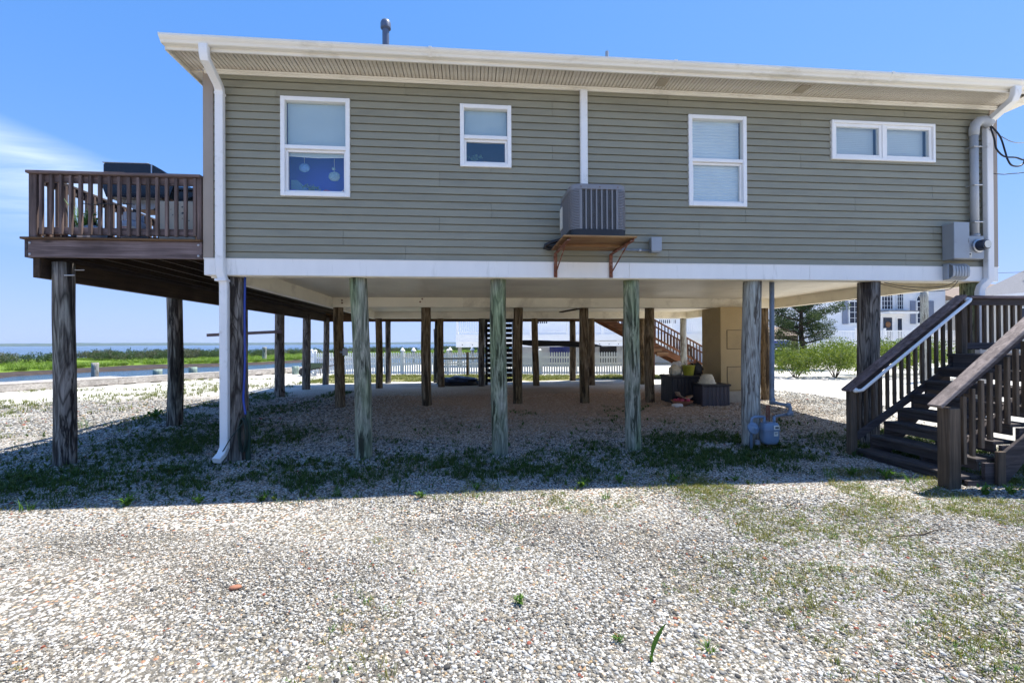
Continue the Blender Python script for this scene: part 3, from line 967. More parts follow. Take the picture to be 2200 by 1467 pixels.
for x, mt in ((0.30, 'pile_brown'), (2.38, 'pile_brown'), (3.80, 'pile_dark'), (5.68, 'pile_brown'), (7.70, 'pile_brown'), (9.55, 'pile_brown'), (11.13, 'pile_pale')):
    make_pile(MB(), x, 9.68, 2.404, 0.118, 0.112, (random.uniform(-0.02, 0.02), 0), sd_).build('pile', mt, house, True); sd_ += 1

# ---- windows: casing (part) > sashes, panes, blinds
def ring(mb, x0, z0, x1, z1, wd, y0, y1, c=0.004):
    mb.box(x0, y0, z0, x0 + wd, y1, z1, c); mb.box(x1 - wd, y0, z0, x1, y1, z1, c)
    mb.box(x0 + wd, y0 + 0.001, z1 - wd, x1 - wd, y1 - 0.001, z1 - 0.0005, c); mb.box(x0 + wd, y0 + 0.001, z0 + 0.0005, x1 - wd, y1 - 0.001, z0 + wd, c)


def niche(x0, z0, x1, z1, dep, mat, win):
    m_ = MB()
    m_.box(x0 - 0.3, dep, z0 - 0.3, x1 + 0.3, dep + 0.02, z1 + 0.3)
    m_.box(x0 - 0.3, 0.122, z0 - 0.3, x0 - 0.28, dep, z1 + 0.3); m_.box(x1 + 0.28, 0.122, z0 - 0.3, x1 + 0.3, dep, z1 + 0.3)
    m_.box(x0 - 0.3, 0.122, z0 - 0.05, x1 + 0.3, dep, z0 - 0.03); m_.box(x0 - 0.3, 0.122, z1 + 0.28, x1 + 0.3, dep, z1 + 0.3)
    return m_.build('room_lining', mat, win)


def double_hung(w, zm, blind_up, blind_lo, inset, lining):
    x0, z0, x1, z1 = w
    m_ = MB(); ring(m_, x0, z0, x1, z1, 0.055, -0.040, 0.05)
    win = m_.build('window', 'white_vinyl', house)
    m_ = MB(); m_.box(x0 + 0.055, -0.030, zm - 0.022, x1 - 0.055, 0.045, zm + 0.026, 0.003)
    m_.build('meeting_rail', 'white_vinyl', win)
    m_ = MB(); ring(m_, x0 + 0.0555, z0 + 0.0555, x1 - 0.0555, zm - 0.024, 0.030, 0.004, 0.04, 0.003)
    sash = m_.build('lower_sash', 'white_vinyl', win)
    MB().box(x0 + 0.05, 0.012, zm + 0.02, x1 - 0.05, 0.016, z1 - 0.05).build('pane', 'glass', win)
    MB().box(x0 + 0.08, 0.022, z0 + 0.08, x1 - 0.08, 0.026, zm - 0.045).build('pane', 'glass', win)
    if blind_up is not None:
        n_ = 24
        # slightly bellied cloth roller blind
        zt_, zl = z1 - 0.04, blind_lo
        NJ = 57 if blind_up == 'blind_white' else 9
        m_ = MB(); vs = []; fs = []
        for i in range(n_ + 1):
            u = i / n_
            for j in range(NJ):
                k = j / (NJ - 1)
                pleat = (0.004 if j % 2 else -0.004) if NJ > 20 else 0.0
                vs.append((x0 + 0.06 + (x1 - x0 - 0.12) * u, 0.062 + pleat + 0.007 * math.sin(u * 7 + k * 2.6) * math.sin(k * 3.1 + u), zt_ + (zl - 0.012 * math.sin(math.pi * u) - zt_) * k))
        for i in range(n_):
            for j in range(NJ - 1):
                fs.append((i * NJ + j, i * NJ + j + 1, (i + 1) * NJ + j + 1, (i + 1) * NJ + j))
        m_.add(vs, fs)
        m_.build('blind', blind_up, win, NJ < 20)
    MB().box(x0 - 0.02, 0.123, z0 + 0.03, x1 + 0.02, 0.26, z0 + 0.062, 0.003).build('inner_sill', 'white_vinyl', win)
    niche(x0, z0, x1, z1, inset, lining, win)
    return win


w1 = double_hung(WINS[0], 4.12, 'blind', 4.035, 0.34, 'navy_reflection_and_pot')
MB().tube([(0.99, 0.062, 4.035), (1.38, 0.062, 4.020), (1.77, 0.062, 4.035)], 0.007, 8).build('blind_hem', 'blind_white', w1)
w2 = double_hung(WINS[1], 4.335, 'blind', 4.30, 0.6, 'dusk_wall')
w3 = double_hung(WINS[2], 4.125, 'blind_white', 3.50, 0.5, 'dusk_wall')
# sliding window
x0, z0, x1, z1 = WINS[3]
m_ = MB(); ring(m_, x0, z0, x1, z1, 0.040, -0.045, 0.05)
w4 = m_.build('window', 'white_vinyl', house)
xm = 9.50
m_ = MB(); m_.box(xm - 0.020, -0.034, z0 + 0.04, xm + 0.020, 0.04, z1 - 0.04, 0.003); m_.build('mullion', 'white_vinyl', w4)
for a, b in ((x0 + 0.0405, xm - 0.0205), (xm + 0.0205, x1 - 0.0405)):
    m_ = MB(); ring(m_, a, z0 + 0.0405, b, z1 - 0.0405, 0.045, -0.022, 0.035, 0.003); m_.build('sash', 'white_vinyl', w4)
    MB().box(a + 0.04, 0.0, z0 + 0.08, b - 0.04, 0.004, z1 - 0.08).build('pane', 'glass', w4)
    m_ = MB(); zz = z0 + 0.07
    while zz < z1 - 0.06:
        m_.obox(((a + b) / 2 - 0.012, 0.07, zz), (1, 0, 0), (0, 0.35, 0.937), (0, -0.937, 0.35), ((b - a) / 2 - 0.045, 0.017, 0.001)); zz += 0.027
    m_.build('blind', 'blind_white', w4)
niche(x0, z0, x1, z1, 0.5, 'dusk_wall', w4)

# ---- downspouts
def rect_prof(a, b, c=0.008):
    return [(-a + c, -b), (a - c, -b), (a, -b + c), (a, b - c), (a - c, b), (-a + c, b), (-a, b - c), (-a, -b + c)]


MB().sweep([(0.275, -0.535, 5.08), (0.275, -0.530, 4.985), (0.272, -0.505, 4.935), (0.262, -0.40, 4.90), (0.232, -0.16, 4.83), (0.222, -0.098, 4.79), (0.220, -0.085, 4.74), (0.220, -0.085, 2.56),
            (0.222, -0.08, 2.45), (0.245, -0.055, 2.36), (0.25, -0.05, 2.30), (0.252, -0.05, 0.30), (0.252, -0.055, 0.22), (0.240, -0.10, 0.14), (0.225, -0.20, 0.085)], rect_prof(0.050, 0.036)).build('downspout', 'downspout_white', house, smooth='auto')
for zz in (4.74, 2.36):
    MB().box(0.166, -0.125, zz - 0.015, 0.276 + (0.028 if zz < 3 else 0), -0.045 if zz > 3 else -0.01, zz + 0.015, 0.003).build('downspout_collar', 'downspout_white', house)
MB().sweep([(11.02, -0.535, 5.08), (11.02, -0.53, 4.985), (11.03, -0.50, 4.93), (11.06, -0.40, 4.90), (11.125, -0.16, 4.83), (11.14, -0.10, 4.79), (11.142, -0.085, 4.74), (11.14, -0.085, 2.56),
            (11.14, -0.08, 2.45), (11.05, -0.05, 2.34), (11.03, -0.05, 2.28), (11.03, -0.05, 0.15)], rect_prof(0.052, 0.038)).build('downspout', 'downspout_white', house, smooth='auto')
# ---- line set cover above the condenser
MB().box(4.920, -0.085, 3.44, 5.022, -0.018, 5.028, 0.012).build('line_set_cover', 'downspout_white', house)

# ------------------------------------------------------------------ condenser shelf
shelf = thing('condenser_shelf', 'rusty bracketed plywood shelf under the air conditioner on the wall', 'shelf', (4.95, -0.45, 2.8))
MB().box(4.50, -0.915, 2.795, 5.40, -0.10, 2.815, 0.003).build('shelf_board', 'plywood', shelf)
MB().box(4.52, -0.50, 2.765, 5.38, -0.45, 2.794).build('shelf_cleat', 'plywood', shelf)
for x in (4.565, 5.345):
    br = MB().box(x - 0.022, -0.90, 2.752, x + 0.022, -0.06, 2.7645, 0.002).box(x + 0.016, -0.90, 2.764, x + 0.022, -0.06, 2.794).build('bracket', 'rust', shelf)
    MB().box(x - 0.024, -0.062, 2.435, x + 0.024, -0.048, 2.752, 0.003).build('wall_plate', 'rust', br)
    MB().tube([(x + 0.005, -0.70, 2.752), (x + 0.005, -0.058, 2.50)], 0.009, 8).build('brace', 'rust', br)

# ------------------------------------------------------------------ condenser
ac = thing('air_conditioner', 'grey louvred outdoor condenser with black base standing on the rusty wall shelf', 'air conditioner', (4.95, -0.52, 2.815))
AX0, AX1, AY0, AY1 = 4.60, 5.285, -0.885, -0.20


def rrect(x0, y0, x1, y1, r, n=5):
    pts = []
    for (cx, cy, a) in ((x1 - r, y1 - r, 0), (x0 + r, y1 - r, 90), (x0 + r, y0 + r, 180), (x1 - r, y0 + r, 270)):
        for i in range(n + 1):
            q = math.radians(a + 90 * i / n)
            pts.append((cx + r * math.cos(q), cy + r * math.sin(q)))
    return pts


def zext(mb, poly, z0, z1):
    return mb.extr(poly, lambda q, u, v: (u, v, q), z0, z1)


zext(MB(), rrect(AX0 - 0.005, AY0 - 0.005, AX1 + 0.005, AY1 + 0.005, 0.11), 2.8165, 2.895).build('base_pan', 'black_plastic', ac, smooth='auto')
zext(MB(), rrect(AX0 + 0.03, AY0 + 0.03, AX1 - 0.03, AY1 - 0.03, 0.09), 2.895, 3.385).build('coil', 'ac_coil', ac, smooth='auto')
mb = MB()
zext(mb, rrect(AX0 - 0.004, AY0 - 0.004, AX1 + 0.004, AY1 + 0.004, 0.115, 8), 3.375, 3.425)
zext(mb, rrect(AX0 + 0.012, AY0 + 0.012, AX1 - 0.012, AY1 - 0.012, 0.11, 8), 3.425, 3.440)
mb.build('top_cover', 'ac_grey', ac, smooth='auto')
mb = MB()
cx_, cy_ = (AX0 + AX1) / 2, (AY0 + AY1) / 2
for r in (0.06, 0.12, 0.18, 0.24, 0.29):
    mb.tube([(cx_ + r * math.cos(q * math.pi / 12), cy_ + r * math.sin(q * math.pi / 12), 3.452) for q in range(25)], 0.004, 6, False)
for q in range(12):
    a = q * math.pi / 6
    mb.tube([(cx_ + 0.04 * math.cos(a), cy_ + 0.04 * math.sin(a), 3.447), (cx_ + 0.30 * math.cos(a), cy_ + 0.30 * math.sin(a), 3.447)], 0.004, 6)
mb.build('fan_guard', 'ac_grey', ac, True)
# corner louvres: stacked thin quarter rings
for (ccx, ccy, a0) in ((AX0 + 0.11, AY0 + 0.11, 180), (AX1 - 0.11, AY0 + 0.11, 270), (AX0 + 0.11, AY1 - 0.11, 90), (AX1 - 0.11, AY1 - 0.11, 0)):
    mb = MB()
    for k in range(25):
        z = 2.902 + k * 0.0192
        p = [(ccx + 0.11 * math.cos(math.radians(a0 + 15 * i)), ccy + 0.11 * math.sin(math.radians(a0 + 15 * i)), z) for i in range(7)]
        mb.sweep(p, [(-0.005, -0.006), (0.006, -0.006), (0.006, 0.010), (-0.005, 0.010)], (0, 0, 1))
    mb.build('corner_louvre', 'ac_grey', ac)
# vertical slats on each face with fine horizontal rods
def face_slats(fn, a0, a1):
    n_ = 8
    for k in range(n_ + 0):
        a = a0 + (a1 - a0) * k / (n_ - 1)
        m_ = MB(); w_ = 0.008 if 0 < k < n_ - 1 else 0.015
        m_.add([fn(a + s * w_, d, z) for s in (-1, 1) for d in (0, 0.012) for z in (2.896, 3.376)], [(0, 1, 3, 2), (4, 6, 7, 5), (0, 4, 5, 1), (2, 3, 7, 6), (0, 2, 6, 4), (1, 5, 7, 3)])
        m_.build('slat', 'ac_grey', ac)
    m_ = MB()
    for k in range(48):
        z = 2.90 + k * 0.01
        p0 = fn(a0, 0.016, z); p1 = fn(a1, 0.016, z)
        m_.tube([p0, p1], 0.0017, 4, False)
    m_.build('rod_grille', 'pipe_grey', ac)


face_slats(lambda a, d, z: (a, AY0 + d, z), AX0 + 0.118, AX1 - 0.118)
face_slats(lambda a, d, z: (AX0 + d, a, z), AY0 + 0.118, AY1 - 0.118)
face_slats(lambda a, d, z: (AX1 - d, a, z), AY0 + 0.118, AY1 - 0.118)
MB().box(AX0 + 0.11, AY1 - 0.02, 2.896, AX1 - 0.11, AY1, 3.376).build('back_panel', 'ac_grey', ac)
for x in (4.72, 4.95, 5.17):
    MB().lathe((x, AY0 - 0.004, 3.40), [(0.006, 0), (0.006, -0.003)], 8, (1, 0, 0), (0, 0, 1), (0, 1, 0)).build('screw', 'rust', ac)
MB().box(AX0 - 0.012, -0.40, 3.02, AX0 - 0.001, -0.26, 3.30, 0.002).build('service_label', 'label_white', ac)
# refrigerant lines
ls = thing('refrigerant_lines', 'black foam wrapped refrigerant line looping behind the condenser to the wall', 'pipe', (4.5, -0.2, 2.85))
MB().tube([(4.72, -0.19, 2.95), (4.62, -0.13, 2.93), (4.50, -0.11, 2.90), (4.42, -0.10, 2.86), (4.41, -0.09, 2.83), (4.46, -0.08, 2.82), (4.60, -0.07, 2.83)], 0.026, 10).build('insulated_line', 'black_plastic', ls, True)
MB().tube([(4.74, -0.19, 2.92), (4.62, -0.14, 2.88), (4.50, -0.12, 2.86), (4.45, -0.09, 2.85)], 0.016, 8).build('insulated_line', 'black_plastic', ls, True)
# disconnect and whip
db = thing('disconnect_box', 'small grey electrical disconnect box on the siding right of the condenser shelf', 'electrical box', (5.97, -0.07, 2.88))
MB().box(5.905, -0.125, 2.785, 6.035, -0.02, 2.985, 0.006).build('box', 'grey_metal', db)
MB().box(5.895, -0.135, 2.80, 6.045, -0.1255, 2.995, 0.004).build('lid', 'grey_metal', db)
MB().box(6.037, -0.11, 2.86, 6.05, -0.09, 2.90, 0.002).build('hasp', 'grey_metal', db)
MB().tube([(5.25, -0.19, 2.93), (5.36, -0.10, 2.88), (5.45, -0.06, 2.835), (5.60, -0.05, 2.825), (5.90, -0.05, 2.822)], 0.016, 8).build('flexible_conduit', 'pipe_grey', db, True)
MB().tube([(5.745, -0.05, 2.8225), (5.775, -0.05, 2.8225)], 0.023, 10).build('conduit_fitting', 'galvanised', db)

# ------------------------------------------------------------------ electric service
ep = thing('breaker_panel', 'tall grey metal breaker panel on the siding left of the electric meter', 'electrical box', (10.5, -0.1, 3.0))
MB().box(10.445, -0.185, 2.735, 10.685, -0.02, 3.265, 0.006).build('cabinet', 'grey_metal', ep)
MB().box(10.440, -0.198, 2.742, 10.690, -0.186, 3.272, 0.004).build('door', 'grey_metal', ep)
MB().box(10.675, -0.206, 2.97, 10.688, -0.199, 3.03, 0.002).build('latch', 'grey_metal', ep)
em = thing('electric_meter', 'round glass electric meter in a grey socket box below the conduit mast', 'electric meter', (10.86, -0.1, 2.9))
MB().box(10.705, -0.155, 2.745, 10.985, -0.02, 3.085, 0.006).build('socket_box', 'grey_metal', em)
MB().lathe((10.87, -0.156, 2.935), [(0.098, 0), (0.098, -0.022), (0.088, -0.03)], 22, (1, 0, 0), (0, 0, 1), (0, 1, 0)).build('socket_ring', 'galvanised', em, smooth='auto')
MB().lathe((10.87, -0.187, 2.935), [(0.080, 0), (0.080, -0.07), (0.07, -0.095), (0.03, -0.105)], 22, (1, 0, 0), (0, 0, 1), (0, 1, 0)).build('meter_dome', 'dark_glass', em, smooth='auto')
MB().lathe((10.87, -0.293, 2.935), [(0.055, 0), (0.055, -0.003)], 22, (1, 0, 0), (0, 0, 1), (0, 1, 0)).build('meter_face', 'label_white', em)
MB().box(10.715, -0.1575, 2.765, 10.775, -0.1555, 2.835).build('warning_label', 'label_white', em)
MB().box(10.730, -0.1590, 2.80, 10.760, -0.1578, 2.825).box(10.722, -0.1590, 2.775, 10.768, -0.1578, 2.782).build('label_print', 'print_dark', em)
mast = thing('conduit_mast', 'vertical grey conduit with a hooked weatherhead above the electric meter', 'conduit', (10.91, -0.1, 3.1))
MB().tube([(10.915, -0.085, 3.087), (10.915, -0.085, 4.62)], 0.049, 16).build('conduit', 'grey_pvc', mast, True)
MB().tube([(10.915, -0.085, 4.60), (10.915, -0.088, 4.70), (10.93, -0.095, 4.765), (10.975, -0.105, 4.81), (11.04, -0.12, 4.815), (11.10, -0.13, 4.78), (11.13, -0.135, 4.74)], [0.058, 0.062, 0.066, 0.068, 0.070, 0.072, 0.062], 16).build('weatherhead', 'grey_pvc', mast, True)
for z in (4.42, 3.85, 3.30):
    MB().tube([(10.84, -0.03, z), (10.85, -0.135, z), (10.985, -0.135, z), (10.99, -0.03, z)], 0.010, 6).build('strap', 'galvanised', mast)
MB().tube([(10.915, -0.085, 3.088), (10.915, -0.085, 3.12)], 0.06, 16).build('hub', 'grey_metal', mast, True)
vb = thing('vent_hood', 'grey louvred vent hood on the white band below the breaker panel', 'vent', (10.58, -0.1, 2.55))
MB().box(10.43, -0.12, 2.44, 10.73, -0.036, 2.68, 0.008).build('hood_box', 'grey_metal', vb)
for k in range(6):
    a = 10.475 + k * 0.046
    MB().sweep([(a, -0.122, 2.455), (a, -0.165, 2.49), (a, -0.172, 2.56), (a, -0.165, 2.63), (a, -0.122, 2.672)], [(-0.017, -0.004), (0.017, -0.004), (0.017, 0.004), (-0.017, 0.004)]).build('louvre', 'grey_metal', vb)
MB().sweep([(10.445, -0.122, 2.452), (10.445, -0.18, 2.485), (10.445, -0.185, 2.56), (10.445, -0.18, 2.64), (10.445, -0.122, 2.676)], [(-0.010, -0.005), (0.010, -0.005), (0.010, 0.005), (-0.010, 0.005)]).build('side_rib', 'grey_metal', vb)


def cable(name, label, pts, r, mat='wire_black', cat='cable', n=7, smooth_n=6):
    P = [Vector(p) for p in pts]; out = []
    for i in range(len(P) - 1):
        a, b, c, d = P[max(i - 1, 0)], P[i], P[i + 1], P[min(i + 2, len(P) - 1)]
        for k in range(smooth_n):
            t_ = k / smooth_n
            out.append(0.5 * ((2 * b) + (c - a) * t_ + (2 * a - 5 * b + 4 * c - d) * t_ ** 2 + (3 * b - a - 3 * c + d) * t_ ** 3))
    out.append(P[-1])
    o = MB().tube(out, r, n).build(name, mat, None, True)
    return tag(o, label, cat)


cable('service_cable', 'black service cable drooping deepest from the weatherhead then off to the right', [(11.12, -0.14, 4.74), (11.20, -0.2, 4.55), (11.22, -0.25, 4.30), (11.19, -0.3, 4.17), (11.27, -0.3, 4.08), (11.44, -0.3, 4.11), (11.62, -0.3, 4.40), (12.6, -0.2, 4.62), (20, 1.5, 5.6)], 0.011)
cable('service_cable', 'black service cable in a shallow loop from the weatherhead to the overhead line', [(11.11, -0.14, 4.75), (11.08, -0.22, 4.50), (11.06, -0.26, 4.34), (11.16, -0.28, 4.22), (11.32, -0.3, 4.20), (11.62, -0.3, 4.18), (12.6, -0.2, 4.52), (20, 1.5, 5.5)], 0.011)
tw = cable('service_cable', 'twisted bare messenger wire leading from the right wall to the overhead line', [(11.10, -0.10, 4.72), (11.20, -0.2, 4.56), (11.33, -0.28, 4.43), (11.62, -0.3, 4.44), (12.6, -0.2, 4.60), (20, 1.5, 5.62)], 0.006, 'galvanised')
cable('telephone_cable', 'thin communications cable tied to the right corner leading off level', [(11.20, -0.035, 3.93), (11.19, -0.09, 4.03), (11.26, -0.2, 3.99), (11.40, -0.25, 3.99), (12.4, -0.1, 4.10), (20, 1.5, 5.0)], 0.006)
cable('telephone_cable', 'thin black cable running down the right corner of the siding', [(11.20, -0.035, 3.93), (11.21, -0.034, 3.5), (11.24, -0.034, 3.1), (11.21, -0.04, 2.70)], 0.006)
cable('telephone_cable', 'thin distant wire crossing low at the right behind the house', [(14, 6, 3.4), (24, 9, 4.1), (40, 14, 5.4)], 0.008)
cable('telephone_cable', 'loose black wire drooping below the vent hood on the band', [(10.62, -0.06, 2.43), (10.50, -0.02, 2.36), (10.2, 0.03, 2.34), (9.85, 0.08, 2.37), (9.62, 0.10, 2.42)], 0.005)
cable('telephone_cable', 'second loose black wire sagging under the white band near the vent hood', [(10.66, -0.06, 2.43), (10.55, -0.03, 2.31), (10.3, 0.03, 2.285), (9.9, 0.08, 2.33), (9.5, 0.12, 2.42)], 0.005)

# ------------------------------------------------------------------ gas meter and riser on the pale pile
gm = thing('gas_meter', 'blue grey gas meter hung beside the pale front pile', 'gas meter', (7.62, -0.08, 0.25))
prof = rrect(7.50, -0.19, 7.74, -0.02, 0.055)


def shrink(poly, k, cx, cy):
    return [(cx + (u - cx) * k, cy + (v - cy) * k) for u, v in poly]


mb = MB(); rings_ = []
for z, k in ((0.085, 0.55), (0.10, 0.78), (0.135, 0.93), (0.20, 1.0), (0.285, 1.0), (0.286, 1.10), (0.305, 1.10), (0.306, 1.0), (0.36, 0.97), (0.385, 0.86), (0.395, 0.6)):
    rings_.append([(u, v, z) for u, v in shrink(prof, k, 7.62, -0.105)])
n_ = len(prof); vs = [p for r_ in rings_ for p in r_]
fs = [(i * n_ + j, i * n_ + (j + 1) % n_, (i + 1) * n_ + (j + 1) % n_, (i + 1) * n_ + j) for i in range(len(rings_) - 1) for j in range(n_)]
fs += [tuple(range(n_)), tuple((len(rings_) - 1) * n_ + j for j in range(n_))]
mb.add(vs, fs); mb.build('meter_body', 'meter_blue', gm, smooth='auto')
MB().box(7.625, -0.205, 0.305, 7.705, -0.192, 0.362, 0.003).build('index_window', 'label_white', gm)
MB().box(7.640, -0.2065, 0.322, 7.692, -0.2055, 0.345).build('index_dials', 'print_dark', gm)
MB().box(7.625, -0.2005, 0.215, 7.685, -0.1985, 0.275).build('tag_plate', 'label_white', gm)
MB().box(7.632, -0.2020, 0.255, 7.678, -0.2010, 0.262).box(7.632, -0.2020, 0.238, 7.670, -0.2010, 0.245).build('tag_print', 'print_dark', gm)
for x in (7.545, 7.695):
    MB().tube([(x, -0.105, 0.38), (x, -0.105, 0.47)], 0.02, 10).build('meter_neck', 'meter_blue', gm, True)
MB().lathe((7.345, -0.17, 0.33), [(0.03, -0.045), (0.075, -0.035), (0.078, 0.0), (0.05, 0.02), (0.02, 0.05)], 18, (1, 0, 0), (0, 0.4, 1), (0, -1, 0.3)).build('regulator', 'meter_blue', gm, smooth='auto')
MB().tube([(7.345, -0.11, 0.02), (7.345, -0.11, 0.40), (7.36, -0.11, 0.46), (7.40, -0.11, 0.475), (7.545, -0.105, 0.475)], 0.020, 10).build('inlet_pipe', 'meter_blue', gm, True)
MB().lathe((7.43, -0.12, 0.12), [(0.032, -0.03), (0.032, 0.03)], 10).build('shutoff_valve', 'pipe_grey', gm)
MB().tube([(7.695, -0.105, 0.47), (7.76, -0.08, 0.475), (7.93, -0.02, 0.485)], 0.020, 10).build('outlet_pipe', 'pipe_grey', gm, True)
gr = thing('gas_riser', 'grey gas pipe dropping from the floor and jogging towards the meter', 'pipe', (7.9, 0.1, 0))
MB().tube([(7.905, 0.22, 2.66), (7.885, 0.21, 0.70), (7.885, 0.205, 0.64)], 0.034, 12).build('vertical_pipe', 'pipe_grey', gr, True)
MB().tube([(7.885, 0.20, 0.66), (7.89, 0.17, 0.635), (7.93, 0.10, 0.622), (7.99, 0.02, 0.61), (8.005, -0.005, 0.60), (8.008, -0.012, 0.57), (8.006, -0.015, 0.52), (7.995, -0.018, 0.49), (7.95, -0.02, 0.485)], 0.026, 12).build('jog_pipe', 'pipe_grey', gr, True)
for p, q in (((7.885, 0.205, 0.70), (7.885, 0.205, 0.60)), ((7.98, 0.03, 0.612), (8.012, -0.01, 0.608)), ((8.009, -0.012, 0.53), (8.005, -0.015, 0.47))):
    MB().tube([p, q], 0.040, 12).build('elbow', 'pipe_grey', gr, True)
MB().box(7.66, 0.02, 0.40, 7.72, 0.03, 0.62).build('hanger_plate', 'rust', gr)

# ------------------------------------------------------------------ things at the left front pile
bh = cable('blue_hose', 'bright blue hose strapped up the right side of the left front pile', [(0.425, 0.12, 2.43), (0.420, 0.115, 1.9), (0.425, 0.11, 1.3), (0.415, 0.10, 0.95), (0.43, 0.06, 0.80), (0.46, 0.05, 0.62)], 0.014, 'blue_hose', 'hose')
hp = thing('hose_post', 'dark green hose post with coiled hose beside the left front pile', 'post', (0.56, 0.08, 0))
MB().box(0.455, 0.05, -0.1, 0.505, 0.10, 0.66, 0.006).build('post', 'dark_green_paint', hp)
mb = MB()
for k in range(3):
    mb.tube([(0.525 - 0.004 * k, 0.02 - 0.018 * k, 0.36) + Vector((0.055 * math.cos(a / 12 * 6.283), 0, 0.22 * math.sin(a / 12 * 6.283))).to_tuple() if False else (0.445 - 0.004 * k + 0.045 * math.cos(a / 12 * 6.283), 0.035 - 0.018 * k, 0.36 + 0.22 * math.sin(a / 12 * 6.283)) for a in range(13)], 0.010, 6, False)
mb.build('coiled_hose', 'hose_dark', hp, True)
cable('dark_strap', 'dark strap slanting across the foot of the left downspout', [(0.46, -0.02, 0.52), (0.36, -0.10, 0.36), (0.27, -0.115, 0.20), (0.19, -0.10, 0.08), (0.12, -0.1, 0.03)], 0.007, 'hose_dark', 'hose')  # black strap across the downspout foot, modelled like the hoses
jb = thing('junction_box', 'small grey box fixed to the left pile of the middle row', 'electrical box', (0.46, 4.82, 1.35))
MB().box(0.42, 4.76, 1.27, 0.52, 4.86, 1.44, 0.008).build('box', 'grey_metal', jb)
MB().tube([(0.42, 4.79, 1.35), (0.36, 4.81, 1.35)], 0.025, 8).build('hub', 'galvanised', jb)

# ------------------------------------------------------------------ things seen in the windows
def disc(name, label, c, r, mat, cord):
    t = thing(name, label, 'ornament', c)
    MB().lathe(c, [(r * 0.3, -0.014), (r * 0.9, -0.010), (r, 0), (r * 0.9, 0.010), (r * 0.3, 0.014)], 24, (1, 0, 0), (0, 0, 0.85), (0, 1, 0)).build('disc', mat, t, True)
    MB().tube([(c[0], c[1], c[2] + r * 0.8), (c[0], c[1], cord)], 0.0025, 5).build('cord', 'white_cloth', t)
    return t


d_ = disc('hanging_ornament', 'round pale blue glass ornament hanging left in the large left window', (1.185, 0.13, 3.905), 0.072, 'ornament_blue', 4.06)
d_ = disc('hanging_ornament', 'patterned round ornament hanging right in the large left window', (1.575, 0.13, 3.80), 0.078, 'ornament_pattern', 4.04)
MB().lathe((1.565, 0.13, 3.905), [(0.012, -0.01), (0.026, 0), (0.012, 0.01)], 16, (1, 0, 0), (0, 0, 1), (0, 1, 0)).build('bead', 'ornament_pattern', d_, True)
cu = MB().extr([(0.95, 3.537), (1.32, 3.537), (1.03, 3.797), (0.95, 3.797)], lambda q, u, v: (u, q, v), 0.30, 0.31).build('blue_cushion', 'light_blue_cloth')
tag(cu, 'pale blue slanted cloth low in the left corner of the large left window', 'cushion')
pp = thing('window_plant', 'small potted succulent on the sill of the large left window', 'plant', (1.27, 0.16, 3.537))
MB().lathe((1.27, 0.16, 3.542), [(0.03, 0), (0.042, 0.05)], 14).build('pot', 'pot_black', pp)
mb = MB(); pts = np.array([[1.27 + random.gauss(0, .045), 0.16 + random.gauss(0, .02), 3.622 + random.gauss(0, .03)] for _ in range(120)]); leaf_cloud(mb, pts, 0.04, 1.8)
mb.build('leaves', 'plant_pale', pp, recalc=False)
o = MB().lathe((1.47, 0.15, 3.542), [(0.030, 0), (0.045, 0.055), (0.045, 0.065)], 16).build('pink_pot', 'pink_plastic', smooth='auto'); tag(o, 'small pink pot on the sill of the large left window', 'pot')
o = MB().lathe((1.04, 0.15, 3.542), [(0.045, 0), (0.052, 0.05), (0.052, 0.06)], 16).build('dark_pot', 'navy_reflection_and_pot', smooth='auto'); tag(o, 'dark blue pot at the left end of the sill in the large left window', 'pot')
hs_ = thing('toy_house', 'small purple house ornament with white gable in the large left window', 'ornament', (1.72, 0.15, 3.537))
MB().extr([(1.65, 3.542), (1.79, 3.542), (1.79, 3.587), (1.72, 3.637), (1.65, 3.587)], lambda q, u, v: (u, q, v), 0.14, 0.18).build('house_body', 'pink_plastic', hs_)
MB().beam((1.635, 0.16, 3.577), (1.72, 0.16, 3.645), 0.05, 0.008).beam((1.72, 0.16, 3.645), (1.80, 0.16, 3.582), 0.05, 0.008).build('roof_edge', 'white_vinyl', hs_)
p2_ = thing('window_plant', 'feathery pale plant in a white pot in the small square window', 'plant', (3.46, 0.15, 4.002))
mb = MB()
for k in range(16):
    a = random.uniform(0, 6.28); pts = []
    for i in range(6):
        q = i / 5
        pts.append((3.46 + 0.11 * q * q * math.cos(a), 0.16 + 0.04 * q * math.sin(a), 4.022 + 0.19 * q - 0.07 * q * q))
    mb.tube(pts, 0.0035, 4)
    leaf_cloud(mb, np.array(pts[2:] * 3), 0.035, 2.5)
mb.build('fronds', 'plant_pale', p2_, recalc=False)
MB().lathe((3.46, 0.16, 3.992), [(0.03, 0), (0.04, 0.055)], 14).build('pot', 'label_white', p2_)
o = MB().lathe((3.61, 0.15, 3.992), [(0.030, 0), (0.032, 0.045), (0.046, 0.06), (0.046, 0.07)], 14).build('clay_pot', 'tan_plastic'); tag(o, 'small clay pot on the sill of the small square window', 'pot')

